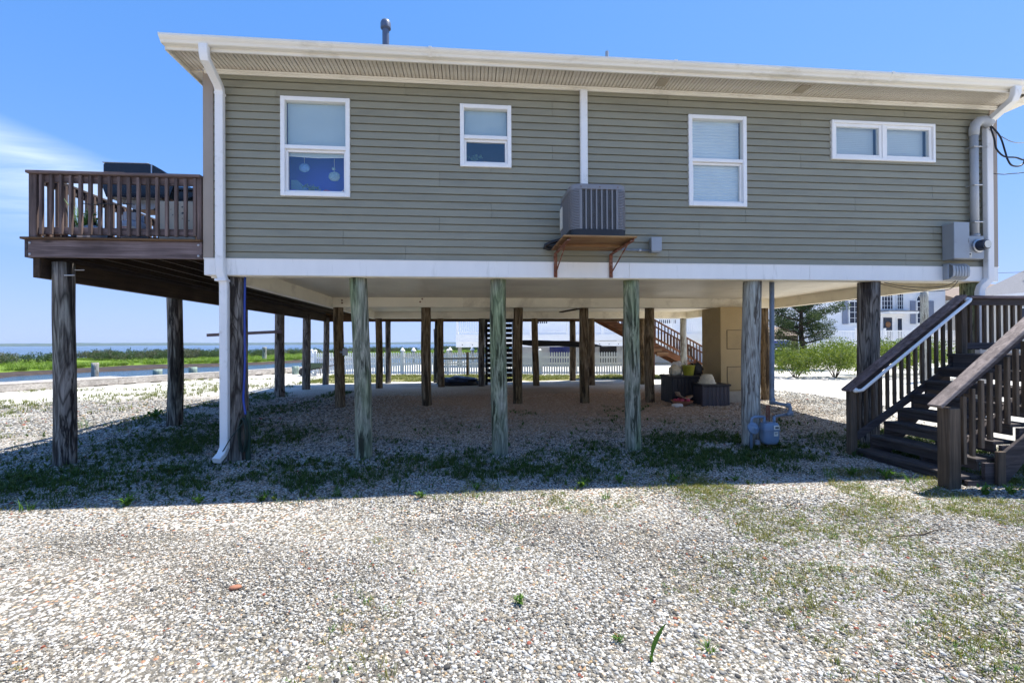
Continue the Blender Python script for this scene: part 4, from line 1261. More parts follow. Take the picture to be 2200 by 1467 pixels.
# ------------------------------------------------------------------ raised deck
deck = thing('raised_deck', 'weathered timber deck on dark round piles along the left side of the house', 'deck', (-1.05, 0, 0))
DX0, DY1 = -2.105, 11.75
MB().box(DX0 + 0.04, -0.045, 2.632, -0.03, -0.005, 2.852, 0.004).build('rim_board', 'deck_wood_x', deck)
MB().box(DX0, -0.045, 2.632, DX0 + 0.0385, DY1, 2.852, 0.004).build('rim_board', 'deck_wood_y', deck)
MB().box(DX0 + 0.04, DY1 - 0.04, 2.632, W - 0.5, DY1, 2.852, 0.004).build('rim_board', 'under_wood_x', deck)
MB().box(-0.045, 0.0, 2.632, -0.007, DEP + 0.05, 2.852, 0.004).build('ledger_board', 'under_wood_y', deck)
for k in range(5):
    x = DX0 + 0.36 + k * 0.355
    MB().box(x, 0.0, 2.655, x + 0.038, DY1 - 0.045, 2.851, 0.003).build('joist', 'under_wood_y', deck)
for k in range(28):
    x = 0.1 + k * 0.40
    if x < W - 0.6:
        MB().box(x, DEP + 0.06, 2.655, x + 0.038, DY1 - 0.045, 2.851, 0.003).build('joist', 'under_wood_y', deck)
MB().box(-2.03, -0.02, 2.385, -1.95, DY1 - 0.05, 2.631, 0.004).build('beam', 'under_wood_y', deck)
MB().box(-1.945, 0.30, 2.385, -1.91, DY1 - 0.05, 2.631, 0.004).build('beam', 'under_wood_y', deck)
MB().box(-1.90, 11.45, 2.385, W - 0.6, 11.55, 2.631, 0.004).build('beam', 'under_wood_x', deck)
b0 = None
nb = int((DY1 + 0.10) / 0.1455)
for k in range(nb):
    y = -0.075 + k * 0.1455
    if y < DEP - 0.05:
        if b0 is None:
            b0 = MB().box(DX0 - 0.03, y, 2.8535, -0.032, y + 0.1395, 2.882, 0.004).build('deck_board', 'under_wood_x', deck)
        else:
            dup(b0, (0, k * 0.1455, 0))
    else:
        MB().box(DX0 - 0.03, y, 2.8535, W - 0.5, y + 0.1395, 2.882, 0.004).build('deck_board', 'under_wood_x', deck)
for (x, y, r) in ((-1.855, 0.17, 0.118), (-2.20, 2.85, 0.130), (-2.17, 5.3, 0.125), (-2.17, 7.5, 0.135), (-2.08, 9.4, 0.13), (-2.03, 11.3, 0.112)):
    make_pile(MB(), x + (0.04 if y < 1 else 0.10), y, 2.60 if y < 1 else 2.52, r, r * 0.94, (0.02, 0), sd_).build('pile', 'pile_dark' if y < 5 else 'pile_grey', deck, True); sd_ += 1
for (x, y, r) in ((0.30, 11.5, 0.105), (2.15, 11.5, 0.12), (4.35, 11.5, 0.11), (7.45, 11.5, 0.125), (9.6, 11.5, 0.12)):
    make_pile(MB(), x, y, 2.39, r, r * 0.95, (0.03, 0), sd_).build('pile', 'pile_dark' if x < 7 else 'pile_brown', deck, True); sd_ += 1
for (x, z) in ((-2.04, 2.83), (-2.04, 2.69), (-0.065, 2.83), (-0.065, 2.69)):
    MB().lathe((x, -0.046, z - 0.02), [(0.015, 0), (0.015, -0.006), (0.008, -0.010)], 8, (1, 0, 0), (0, 0, 1), (0, 1, 0)).build('bolt', 'galvanised', deck)
MB().tube([(-1.70, 0.02, 2.42), (-1.58, 0.02, 2.422)], 0.008, 6).build('bolt', 'galvanised', deck)
MB().tube([(-1.64, 0.10, 2.50), (-1.53, 0.10, 2.501)], 0.007, 6).build('bolt', 'galvanised', deck)
# guard rail: front run, then the long left run
for (x, y) in ((-2.018, 0.005), (-0.065, 0.005), (-2.02, 2.4), (-2.02, 4.8), (-2.02, 7.2), (-2.02, 9.6), (-2.02, 11.6)):
    hw = 0.045 if x < -1 else 0.028
    MB().box(x - hw, y - 0.045, 2.883, x + hw, y + 0.045, 3.672, 0.005).build('rail_post', 'deck_wood_z', deck)
MB().box(-2.075, -0.075, 3.673, -0.03, 0.068, 3.709, 0.006).build('rail_cap', 'deck_wood_x', deck)
MB().box(-2.075, 0.069, 3.673, -1.985, DY1, 3.709, 0.006).build('rail_cap', 'deck_wood_y', deck)
MB().box(-1.972, -0.012, 3.582, -0.095, 0.026, 3.671, 0.004).build('top_rail', 'deck_wood_x', deck)
MB().box(-1.972, -0.012, 2.930, -0.095, 0.026, 3.019, 0.004).build('bottom_rail', 'deck_wood_x', deck)
MB().box(-2.045, 0.052, 3.582, -2.007, DY1 - 0.1, 3.671, 0.004).build('top_rail', 'deck_wood_y', deck)
MB().box(-2.045, 0.052, 2.930, -2.007, DY1 - 0.1, 3.019, 0.004).build('bottom_rail', 'deck_wood_y', deck)
bal = MB().box(-1.935, -0.052, 2.918, -1.899, -0.0125, 3.664, 0.004).build('baluster', 'deck_wood_z', deck)
for k in range(1, 17):
    dup(bal, (0.1128 * k, 0, random.uniform(-0.006, 0.006)))
bal2 = MB().box(-2.006, 0.14, 2.918, -1.968, 0.178, 3.664, 0.004).build('baluster', 'deck_wood_z', deck)
for k in range(1, 99):
    yy_ = 0.14 + 0.1155 * k
    if yy_ < DY1 - 0.2:
        dup(bal2, (0, 0.1155 * k, 0))
ORNT = 2.883
# ------------------------------------------------------------------ things on the deck
g = thing('gas_grill', 'black barbecue grill with domed lid showing above the deck rail', 'grill', (-1.05, 0.75, ORNT))
lidp = [(-1.56, 3.72), (-1.56, 3.99), (-1.54, 4.02), (-1.00, 4.02), (-0.92, 4.00), (-0.80, 3.93), (-0.70, 3.84), (-0.62, 3.72)]
MB().extr(lidp, lambda q, u, v: (u, q, v), 0.45, 0.98).build('lid', 'grill_black', g, smooth='auto')
MB().box(-1.575, 0.443, 4.018, -0.985, 0.985, 4.030, 0.004).build('lid_trim', 'grill_steel', g)
MB().box(-0.952, 0.440, 3.86, -0.935, 0.447, 4.01).build('lid_edge', 'grill_steel', g)
MB().extr([(-1.58, 3.72), (-0.66, 3.72), (-0.72, 3.55), (-1.52, 3.55)], lambda q, u, v: (u, q, v), 0.44, 1.0).build('firebox', 'grill_black', g)
MB().box(-0.655, 0.46, 3.675, -0.18, 0.96, 3.71, 0.004).build('side_shelf', 'grill_black', g)
MB().extr([(-0.655, 3.67), (-0.30, 3.67), (-0.655, 3.50)], lambda q, u, v: (u, q, v), 0.50, 0.52).build('shelf_bracket', 'grill_black', g)
for x in (-1.50, -0.76):
    for y in (0.48, 0.95):
        MB().box(x - 0.02, y - 0.02, ORNT, x + 0.02, y + 0.02, 3.55).build('leg', 'grill_black', g)
MB().box(-1.48, 0.5, 3.00, -0.78, 0.94, 3.02).build('lower_shelf', 'grill_black', g)
MB().extr([(-1.42, 3.548), (-0.86, 3.548), (-1.0, 3.42), (-1.25, 3.42)], lambda q, u, v: (u, q, v), 0.55, 0.85).build('drip_tray', 'galvanised', g)


def propane(x, y, mat, label, lab=True):
    t = thing('propane_tank', label, 'propane tank', (x, y, ORNT))
    MB().lathe((x, y, ORNT), [(0.11, 0.0), (0.11, 0.04)], 18).build('foot_ring', mat, t)
    MB().lathe((x, y, ORNT + 0.03), [(0.06, 0), (0.125, 0.03), (0.152, 0.08), (0.152, 0.20), (0.135, 0.255), (0.08, 0.285), (0.03, 0.29)], 24).build('tank_body', mat, t, True)
    mb = MB()
    for a0 in (20, 200):
        p = [(x + 0.105 * math.cos(math.radians(a0 + q * 14)), y + 0.105 * math.sin(math.radians(a0 + q * 14)), ORNT + 0.38) for q in range(10)]
        mb.sweep(p, [(-0.07, -0.003), (0.035, -0.003), (0.035, 0.003), (-0.07, 0.003)], (0, 0, 1))
    mb.build('collar', mat, t)
    MB().lathe((x, y, ORNT + 0.31), [(0.02, 0), (0.02, 0.05), (0.035, 0.055), (0.035, 0.075)], 12).build('valve', 'galvanised', t)
    if lab:
        mb = MB()
        vs = []
        for j in range(7):
            a = math.radians(235 + j * 12)
            vs += [(x + 0.1535 * math.cos(a), y + 0.1535 * math.sin(a), ORNT + 0.105), (x + 0.1535 * math.cos(a), y + 0.1535 * math.sin(a), ORNT + 0.215)]
        mb.add(vs, [(2 * j, 2 * j + 2, 2 * j + 3, 2 * j + 1) for j in range(6)])
        mb.build('label_patch', 'label_white', t, recalc=False)
        mb = MB()
        for zz, hh, m in ((0.190, 0.014, 0), (0.165, 0.006, 1), (0.150, 0.006, 1), (0.135, 0.006, 1), (0.120, 0.006, 1)):
            vs = []
            for j in range(5):
                a = math.radians(243 + j * 12)
                vs += [(x + 0.1547 * math.cos(a), y + 0.1547 * math.sin(a), ORNT + zz), (x + 0.1547 * math.cos(a), y + 0.1547 * math.sin(a), ORNT + zz + hh)]
            mb.add(vs, [(2 * j, 2 * j + 2, 2 * j + 3, 2 * j + 1) for j in range(4)])
        mb.build('label_print', 'print_red', t, recalc=False)
    return t


propane(-1.10, 0.34, 'tank_white', 'white propane tank with a red printed label behind the deck balusters')
j_ = thing('water_jug', 'squat grey plastic jug with white stickers at the left on the deck', 'jug', (-1.68, 0.42, ORNT))
MB().lathe((-1.68, 0.42, ORNT), [(0.14, 0), (0.155, 0.02), (0.155, 0.16), (0.13, 0.22), (0.06, 0.26), (0.04, 0.27)], 22).build('jug_body', 'tank_grey', j_, True)
MB().lathe((-1.68, 0.42, ORNT + 0.27), [(0.045, 0), (0.045, 0.035)], 14).build('cap', 'pot_black', j_)
MB().box(-1.74, 0.262, ORNT + 0.06, -1.68, 0.266, ORNT + 0.12).build('sticker', 'label_white', j_)
MB().box(-1.63, 0.270, ORNT + 0.06, -1.59, 0.274, ORNT + 0.12).build('sticker', 'label_white', j_)
bd = thing('leaning_board', 'beige spotted board leaning behind the deck rail near the house', 'board', (-0.6, 0.35, ORNT))
MB().add([(-0.85, 0.42, 3.50), (-0.40, 0.42, 3.51), (-0.27, 0.24, 2.89), (-0.72, 0.24, 2.89), (-0.85, 0.445, 3.50), (-0.40, 0.445, 3.51), (-0.27, 0.265, 2.89), (-0.72, 0.265, 2.89)],
         [(0, 1, 2, 3), (7, 6, 5, 4), (0, 4, 5, 1), (1, 5, 6, 2), (2, 6, 7, 3), (3, 7, 4, 0)]).build('panel', 'spotted_board', bd)
for (x, z, r) in ((-0.52, 3.42, 0.012), (-0.50, 3.33, 0.016), (-0.62, 3.30, 0.008), (-0.44, 3.28, 0.010), (-0.49, 3.25, 0.008), (-0.66, 3.38, 0.007), (-0.40, 3.22, 0.009)):
    yb = 0.42 - (3.50 - z) * (0.18 / 0.61) - 0.002
    MB().lathe((x, yb, z), [(r, 0), (r * 0.8, -0.002)], 8, (1, 0, 0), (0, 0.28, 0.96), (0, 0.96, -0.28)).build('dark_spot', 'print_dark', bd)
pl = thing('potted_plant', 'green leafy plant in a black pot at the left corner of the deck', 'plant', (-1.98, 0.62, ORNT))
MB().lathe((-1.86, 0.55, ORNT), [(0.09, 0), (0.13, 0.16), (0.14, 0.20), (0.14, 0.22)], 18).build('pot', 'pot_black', pl, smooth='auto')
mb = MB(); rg_ = random.Random(3)
blades(mb, -1.90, 0.55, ORNT + 0.2, 42, 0.46, 0.07, 0.018, rg_, 0.35, 4)
mb.build('leaves', 'plant_pale', pl, recalc=False)
mb = MB(); pts = np.array([[-1.80 + rg_.gauss(0, .055), 0.55 + rg_.gauss(0, .05), ORNT + 0.30 + rg_.gauss(0, .08)] for _ in range(260)]); leaf_cloud(mb, pts, 0.06, 1.9)
mb.build('leaves', 'plant_green', pl, recalc=False)
cable('bungee_cord', 'thin black cord tied across the middle deck balusters', [(-1.42, -0.058, 3.31), (-1.30, -0.06, 3.295), (-1.19, -0.058, 3.31), (-1.05, -0.06, 3.305), (-0.90, -0.058, 3.315), (-0.82, -0.06, 3.31)], 0.006, 'wire_black', 'cord')

# ------------------------------------------------------------------ front staircase
st = thing('front_staircase', 'dark weathered timber stairs with railings rising right in front of the house', 'stairs', (9.3, -1.15, 0))
RISE, RUN, SX, SZ = 0.1815, 0.2056, 8.60, 0.088
YF, YN = -0.50, -1.83
for k in range(7):
    x = SX + k * RUN; z = SZ + k * RISE
    for j in range(2):
        MB().box(x - 0.02 + j * 0.137, YN + 0.02, z - 0.036, x + 0.112 + j * 0.137, YF + 0.0, z, 0.004).build('tread', 'stair_wood_y', st)
    MB().box(x + 0.004, YN + 0.03, z - 0.036 - (0.09 if k else 0.12), x + 0.03, YF - 0.01, z - 0.037, 0.003).build('riser', 'stair_wood_y', st)


def stringer(y0, y1):
    ztop = SZ + 7 * RISE; xt = SX + 7 * RUN
    p = [(SX + 0.032, -0.06)]
    for k in range(7):
        p += [(SX + k * RUN + 0.032, SZ + k * RISE - 0.038), (SX + (k + 1) * RUN + 0.0315 - (0.06 if k == 6 else 0), SZ + k * RISE - 0.038)]
    p += [(xt - 0.03, ztop - 0.42), (SX + 0.42, -0.06)]
    return MB().extr(p, lambda q, u, v: (u, q, v), y0, y1).build('stringer', 'stair_wood_x', st)


stringer(YF + 0.005, YF + 0.043)
stringer(YN - 0.025, YN + 0.013)
stringer(-1.19, -1.15)
zL = SZ + 7 * RISE; xL = SX + 7 * RUN
# landing
for k in range(12):
    MB().box(xL + 0.0 + k * 0.1425, YN - 0.05, zL - 0.036, xL + 0.137 + k * 0.1425, YF + 0.08, zL, 0.004).build('landing_board', 'stair_wood_y', st)
MB().box(xL + 0.022, YN - 0.045, zL - 0.23, xL + 1.69, YN - 0.007, zL - 0.037, 0.004).build('landing_rim', 'stair_wood_x', st)
MB().box(xL + 0.022, YF + 0.04, zL - 0.23, xL + 1.69, YF + 0.078, zL - 0.037, 0.004).build('landing_rim', 'stair_wood_x', st)
MB().box(xL - 0.005, YN + 0.02, zL - 0.22, xL + 0.021, YF - 0.01, zL - 0.037, 0.004).build('landing_rim', 'stair_wood_y', st)
for x in (xL + 0.12, xL + 1.62):
    for y in (YN + 0.06, YF - 0.03):
        MB().box(x - 0.045, y - 0.045, -0.2, x + 0.045, y + 0.045, zL - 0.037, 0.005).build('landing_post', 'stair_wood_z', st)
MB().box(8.94, YN - 0.070, -0.2, 9.03, YN - 0.027, 0.36, 0.005).build('stair_post', 'stair_wood_z', st)
MB().beam((8.98, YN - 0.05, 0.24), (10.2, YN - 0.05, 1.10), 0.038, 0.14).build('brace', 'stair_wood_x', st)
# far railing
MB().box(8.515, YF - 0.01, -0.2, 8.605, YF + 0.08, 0.862, 0.005).build('newel_post', 'stair_wood_z', st)
MB().beam((8.46, YF + 0.02, 0.868), (10.22, YF + 0.02, 2.160), 0.14, 0.038, 0.005).build('rail_cap', 'deck_wood_x', st)
MB().beam((8.60, YF + 0.03, 0.895), (10.16, YF + 0.03, 2.040), 0.038, 0.085, 0.004).build('top_rail', 'stair_wood_x', st)
MB().beam((8.605, YF + 0.02, 0.235), (10.17, YF + 0.02, 1.255), 0.045, 0.088, 0.004).build('bottom_rail', 'stair_wood_x', st)
for k in range(14):
    x = 8.70 + k * 0.1066
    if x > 10.12:
        break
    zb_ = 0.25 + (x - 8.605) * 0.652; ztp = 0.885 + (x - 8.46) * 0.734 - 0.04
    MB().box(x - 0.019, YF + 0.050, zb_, x + 0.019, YF + 0.088, ztp, 0.004).build('baluster', 'stair_wood_z', st)
MB().box(10.165, YF - 0.02, zL + 0.001, 10.255, YF + 0.07, 2.118, 0.005).build('newel_post', 'stair_wood_z', st)
# landing rail along the wall side
MB().box(10.262, YF - 0.06, 2.122, 11.75, YF + 0.08, 2.160, 0.005).build('rail_cap', 'deck_wood_x', st)
MB().box(10.262, YF - 0.005, 2.030, 11.75, YF + 0.033, 2.121, 0.004).build('top_rail', 'stair_wood_x', st)
MB().box(10.262, YF - 0.005, 1.42, 11.75, YF + 0.033, 1.508, 0.004).build('bottom_rail', 'stair_wood_x', st)
lb = MB().box(10.36, YF + 0.034, 1.41, 10.398, YF + 0.072, 2.115, 0.004).build('baluster', 'stair_wood_z', st)
for k in range(1, 12):
    dup(lb, (0.112 * k, 0, 0))
MB().box(11.68, YF - 0.02, zL + 0.001, 11.77, YF + 0.07, 2.118, 0.005).build('newel_post', 'stair_wood_z', st)
# near railing
MB().box(8.335, YN - 0.10, -0.2, 8.470, YN + 0.03, 0.830, 0.006).build('newel_post', 'stair_wood_z', st)
MB().beam((8.24, YN - 0.035, 0.848), (10.30, YN - 0.035, 2.49), 0.145, 0.038, 0.005).build('rail_cap', 'cap_wood', st)
MB().beam((8.48, YN - 0.03, 0.965), (10.25, YN - 0.03, 2.375), 0.038, 0.085, 0.004).build('top_rail', 'stair_wood_x', st)
MB().beam((8.475, YN - 0.03, 0.31), (10.25, YN - 0.03, 1.72), 0.040, 0.088, 0.004).build('bottom_rail', 'stair_wood_x', st)
for k in range(17):
    x = 8.53 + k * 0.103
    zz = 0.31 + (x - 8.475) * 0.7966
    MB().box(x - 0.019, YN - 0.092, zz - 0.11, x + 0.019, YN - 0.052, zz + 0.60, 0.004).build('baluster', 'stair_wood_z', st)
MB().box(10.26, YN - 0.08, zL + 0.001, 10.35, YN + 0.01, 2.45, 0.005).build('newel_post', 'stair_wood_z', st)
# white grab rail
gb = thing('grab_rail', 'white pipe handrail with ball ends along the inner side of the stairs', 'handrail', (9.3, -0.6, 1.5))
P0, P1 = Vector((8.60, -0.595, 0.885)), Vector((10.20, -0.595, 2.082))
MB().tube([(8.555, -0.53, 0.878), (8.560, -0.575, 0.876), (8.60, -0.597, 0.885), P1, (10.235, -0.575, 2.105), (10.235, -0.53, 2.105)], 0.021, 12).build('pipe', 'white_vinyl', gb, True)
for p in ((8.555, -0.535, 0.878), (10.235, -0.535, 2.105)):
    MB().lathe(p, [(0.012, -0.03), (0.030, -0.018), (0.034, 0), (0.030, 0.018), (0.012, 0.03)], 14, (1, 0, 0), (0, 0, 1), (0, 1, 0)).build('end_fitting', 'white_vinyl', gb, True)

# ------------------------------------------------------------------ under the house
ch = thing('utility_chase', 'tall tan boxed utility chase with framed access panels beneath the house', 'utility enclosure', (9.9, 4.9, 0))
MB().box(9.52, 4.44, 0.33, 10.50, 5.34, 2.40, 0.004).build('casing', 'chase_tan', ch)
MB().box(9.51, 4.43, -0.1, 10.51, 5.35, 0.329, 0.006).build('base', 'chase_base', ch)
for (z0_, z1_) in ((1.38, 1.82), (0.36, 0.92)):
    p_ = MB().box(9.69, 4.432, z0_, 10.27, 4.4395, z1_, 0.002).build('access_panel', 'chase_tan', ch)
    m_ = MB(); ring(m_, 9.675, z0_ - 0.015, 10.285, z1_ + 0.015, 0.010, 4.436, 4.4398, 0.001); m_.build('panel_seam', 'sheathing', p_)


def deck_box(name, x0, y0, x1, y1, h, mat, label):
    t = thing(name, label, 'storage box', ((x0 + x1) / 2, (y0 + y1) / 2, 0))
    zb_ = gz(x0, y0) - 0.02
    MB().box(x0 + 0.02, y0 + 0.02, zb_, x1 - 0.02, y1 - 0.02, h - 0.05).build('body', 'deckbox_black', t)
    n = int((x1 - x0 - 0.08) / 0.085)
    for k in range(n):
        a = x0 + 0.04 + (x1 - x0 - 0.08) * k / n
        MB().box(a + 0.004, y0 + 0.004, zb_ + 0.02, a + (x1 - x0 - 0.08) / n - 0.004, y0 + 0.019, h - 0.07, 0.003).build('slat', mat, t)
    n = int((y1 - y0 - 0.08) / 0.085)
    for k in range(n):
        a = y0 + 0.04 + (y1 - y0 - 0.08) * k / n
        MB().box(x0 + 0.004, a + 0.004, zb_ + 0.02, x0 + 0.019, a + (y1 - y0 - 0.08) / n - 0.004, h - 0.07, 0.003).build('slat', mat, t)
    for (xx, yy) in ((x0, y0), (x1 - 0.04, y0), (x0, y1 - 0.04), (x1 - 0.04, y1 - 0.04)):
        MB().box(xx, yy, zb_, xx + 0.04, yy + 0.04, h - 0.05, 0.004).build('corner_post', mat, t)
    MB().box(x0 - 0.03, y0 - 0.03, h - 0.049, x1 + 0.03, y1 + 0.03, h, 0.010).build('lid', 'deckbox_black', t)
    return t


deck_box('deck_storage_box', 8.80, 3.98, 9.47, 4.42, 0.55, 'deckbox_plum', 'dark plum slatted storage box with lid in front of the tan chase')
deck_box('deck_storage_box', 8.30, 4.48, 9.28, 5.15, 0.72, 'deckbox_black', 'larger black storage box behind the plum one carrying buckets')
bk = thing('woven_basket', 'upturned cream woven basket on the lid of the plum storage box', 'basket', (9.05, 4.2, 0.55))
MB().lathe((9.03, 4.20, 0.551), [(0.205, 0), (0.21, 0.03), (0.17, 0.05), (0.185, 0.08), (0.15, 0.12), (0.16, 0.15), (0.12, 0.19), (0.125, 0.215), (0.05, 0.225)], 26).build('basket_body', 'cream_cloth', bk, True)
by = thing('lime_bucket', 'yellow green plastic bucket at the front of the black storage box', 'bucket', (8.78, 4.55, 0.72))
MB().lathe((8.80, 4.66, 0.721), [(0.115, 0), (0.15, 0.22), (0.16, 0.23), (0.16, 0.25), (0.14, 0.25), (0.105, 0.02)], 22).build('bucket_body', 'lime_plastic', by, smooth='auto')
MB().tube([(8.65, 4.66, 0.955), (8.70, 4.60, 1.03), (8.80, 4.57, 1.06), (8.90, 4.60, 1.03), (8.95, 4.66, 0.955)], 0.006, 6).build('bail', 'galvanised', by, True)


def lump(name, label, cat, c, r, mat, seed, sub=3, amp=0.25):
    bm = bmesh.new()
    bmesh.ops.create_icosphere(bm, subdivisions=sub, radius=1)
    rg = random.Random(seed); ph = [rg.uniform(0, 6.28) for _ in range(9)]
    for v in bm.verts:
        p = v.co.copy()
        k = 1 + amp * (0.5 * math.sin(3 * p.x + ph[0]) * math.cos(4 * p.y + ph[1]) + 0.35 * math.sin(7 * p.z + ph[2] + 5 * p.x) + 0.25 * math.sin(11 * p.y + ph[3]) * math.sin(9 * p.x + ph[4]))
        v.co = Vector((c[0] + p.x * r[0] * k, c[1] + p.y * r[1] * k, c[2] + max(-0.75, p.z) * r[2] * k))
    me = bpy.data.meshes.new(name); bm.to_mesh(me); bm.free()
    me.materials.append(M[mat]); me.polygons.foreach_set('use_smooth', [True] * len(me.polygons))
    o = bpy.data.objects.new(name, me); COL.objects.link(o); ORG[o.name] = Vector((0, 0, 0))
    if label:
        tag(o, label, cat)
    return o


lump('cloth_bag', 'crumpled cream cloth bag left of the lime bucket on the black box', 'bag', (8.50, 4.75, 0.83), (0.15, 0.13, 0.145), 'cream_cloth', 4)
lump('cloth_bag', 'white plastic bag heaped behind the lime bucket on the black box', 'bag', (8.66, 4.98, 0.87), (0.15, 0.12, 0.19), 'white_cloth', 5)
lump('dark_bundle', 'dark crumpled bundle right of the lime bucket on the black box', 'bundle', (9.08, 4.85, 0.86), (0.19, 0.17, 0.20), 'tarp_black', 6)
o = lump('red_cloth', 'dull red cloth lying over the dark bundle on the black box', 'cloth', (9.02, 4.80, 1.03), (0.12, 0.08, 0.035), 'terracotta', 8)
tl = thing('garden_tools', 'thin dark tool handles standing behind the storage boxes', 'garden tools', (9.2, 4.9, 0.72))
for a, b in (((9.26, 4.95, 0.73), (9.00, 5.05, 1.38)), ((9.22, 4.9, 0.73), (9.06, 4.95, 1.17)), ((9.3, 4.9, 0.73), (9.17, 5.0, 1.12))):
    MB().tube([a, b], 0.011, 7).build('handle', 'deckbox_black', tl, True)
fb = thing('terracotta_bowl', 'shallow terracotta bowl of pink objects on the gravel before the black box', 'bowl', (8.40, 4.25, 0.04))
MB().lathe((8.42, 4.22, 0.035), [(0.10, 0), (0.22, 0.07), (0.26, 0.12), (0.25, 0.125), (0.19, 0.06)], 24).build('bowl', 'terracotta', fb, smooth='auto')
for k in range(11):
    a = k * 2.4; r_ = 0.05 + 0.012 * k
    MB().lathe((8.42 + r_ * math.cos(a), 4.22 + r_ * math.sin(a), 0.155 + 0.02 * (k % 3)), [(0.02, -0.04), (0.045, -0.015), (0.045, 0.015), (0.02, 0.04)], 10).build('pink_ball', 'pink_plastic', fb, True)
MB().sweep([(8.28, 4.2, 0.36), (8.33, 4.19, 0.27), (8.42, 4.17, 0.22), (8.52, 4.16, 0.21), (8.60, 4.18, 0.27)], [(-0.11, -0.012), (0.11, -0.012), (0.12, 0.012), (-0.12, 0.012)], (0, 1, 0)).build('curved_scoop', 'tan_plastic', fb, True)
lump('white_rag', 'white rag on the gravel left of the terracotta bowl', 'rag', (8.22, 4.05, 0.06), (0.13, 0.10, 0.05), 'white_cloth', 11)
tp = thing('tarpaulin_heap', 'low heap under a blue and black tarpaulin beside the back piles', 'tarpaulin', (3.0, 10.3, 0))
o = lump('lower_sheet', None, None, (3.02, 10.30, 0.10), (0.82, 0.42, 0.17), 'tarp_black', 15, 4, 0.12); o.parent = tp; o.location = -Vector((3.0, 10.3, 0))
o = lump('upper_sheet', None, None, (2.98, 10.25, 0.25), (0.55, 0.36, 0.12), 'tarp_blue', 16, 4, 0.35); o.parent = tp; o.location = -Vector((3.0, 10.3, 0))
sw = thing('slatted_screen', 'dark horizontally slatted timber screen between the back piles', 'screen', (4.5, 10.0, 0))
for k in range(13):
    zz = 0.16 + k * 0.177
    MB().box(4.02, 9.98, zz, 4.895, 10.005, zz + 0.130, 0.003).build('slat', 'dark_slat', sw)
for x in (3.93, 5.0):
    MB().box(x, 10.006, 0.0, x + 0.09, 10.09, 2.62, 0.004).build('post', 'dark_slat', sw)
MB().box(4.90, 9.93, 0.0, 5.20, 9.97, 2.55, 0.004).build('door_leaf', 'dark_slat', sw)
hm = thing('slung_bundle', 'long dark cloth bundle slung between the back piles', 'bundle', (7, 10.3, 1.5))
MB().tube([(5.1, 10.3, 1.60), (5.35, 10.3, 1.56), (5.8, 10.3, 1.53), (6.6, 10.3, 1.52), (7.3, 10.3, 1.49), (7.9, 10.3, 1.45), (8.25, 10.3, 1.42)], [0.02, 0.09, 0.12, 0.10, 0.11, 0.07, 0.02], 12).build('cloth_roll', 'tarp_black', hm, True)
for a, b in (((5.1, 10.3, 1.60), (4.98, 10.15, 1.75)), ((8.25, 10.3, 1.42), (9.5, 9.85, 1.40))):
    MB().tube([a, b], 0.008, 5).build('rope', 'wire_black', hm)
pk = thing('nailed_plank', 'thin grey plank fixed level across a left deck pile', 'plank', (-2.9, 7.2, 1.85))
MB().beam((-3.95, 7.28, 1.808), (-1.92, 7.28, 1.905), 0.04, 0.085).build('board', 'deck_wood_x', pk)
# pole and little rail near the rear fence
o = MB().tube([(1.86, 15.9, 0.0), (1.74, 15.9, 1.0), (1.70, 15.9, 2.25)], 0.045, 8).build('slim_pole', 'deckbox_black', smooth=True); tag(o, 'slim dark pole standing upright before the picket fence', 'pole')
hr = thing('low_rail', 'low dark rail on a short post before the picket fence', 'rail', (3.0, 14.8, 0))
MB().beam((2.0, 14.6, 0.86), (3.95, 14.6, 0.86), 0.05, 0.06).build('rail', 'deckbox_black', hr)
MB().box(3.22, 14.61, -0.1, 3.34, 14.70, 1.15, 0.005).build('post', 'pile_brown', hr)
# ------------------------------------------------------------------ rear staircase
rs = thing('rear_staircase', 'reddish brown timber stairs descending to the right behind the house', 'stairs', (11, 12.6, 0))
BX, BZ, BR, BH = 8.62, 2.84, 0.353, 0.19
for (y0, y1) in ((12.05, 12.09), (13.05, 13.09)):
    MB().extr([(BX, BZ - 0.02), (BX + 15 * BR, -0.02), (BX + 15 * BR - 0.45, -0.02), (BX - 0.02, BZ - 0.30)], lambda q, u, v: (u, q, v), y0, y1).build('stringer', 'red_wood_x', rs)
    MB().beam((BX, (y0 + y1) / 2, BZ + 0.93), (BX + 15 * BR, (y0 + y1) / 2, 0.93), 0.14, 0.04).build('rail_cap', 'red_wood_x', rs)
    MB().beam((BX, (y0 + y1) / 2, BZ + 0.19), (BX + 15 * BR, (y0 + y1) / 2, 0.19), 0.04, 0.085).build('bottom_rail', 'red_wood_x', rs)
    for k in range(38):
        x = BX + 0.12 + k * 0.137
        if x < BX + 15 * BR - 0.05:
            z = BZ - (x - BX) * BH / BR
            MB().box(x - 0.018, y0 + 0.002, z + 0.16, x + 0.018, y1 - 0.002, z + 0.92).build('baluster', 'red_wood_z', rs)
    for x in (BX + 2.35, BX + 15 * BR - 0.05):
        z = BZ - (x - BX) * BH / BR
        MB().box(x - 0.045, y0 - 0.045, -0.1, x + 0.045, y0 - 0.001, z + 0.93, 0.004).build('post', 'red_wood_z', rs)
for k in range(15):
    x = BX + k * BR; z = BZ - (k + 1) * BH + 0.02
    MB().box(x, 12.095, z, x + 0.37, 13.045, z + 0.038, 0.004).build('tread', 'red_wood_y', rs)
    MB().box(x + 0.0, 12.095, z + 0.04, x + 0.02, 13.045, z + 0.17, 0.003).build('riser', 'red_wood_y', rs)
MB().box(BX + 2.2, 12.0, 1.15, BX + 2.7, 12.048, 1.30, 0.004).build('ledger_block', 'plywood', rs)
MB().box(BX + 2.45, 11.94, 0.98, BX + 2.95, 11.999, 1.14, 0.004).build('ledger_block', 'plywood', rs)
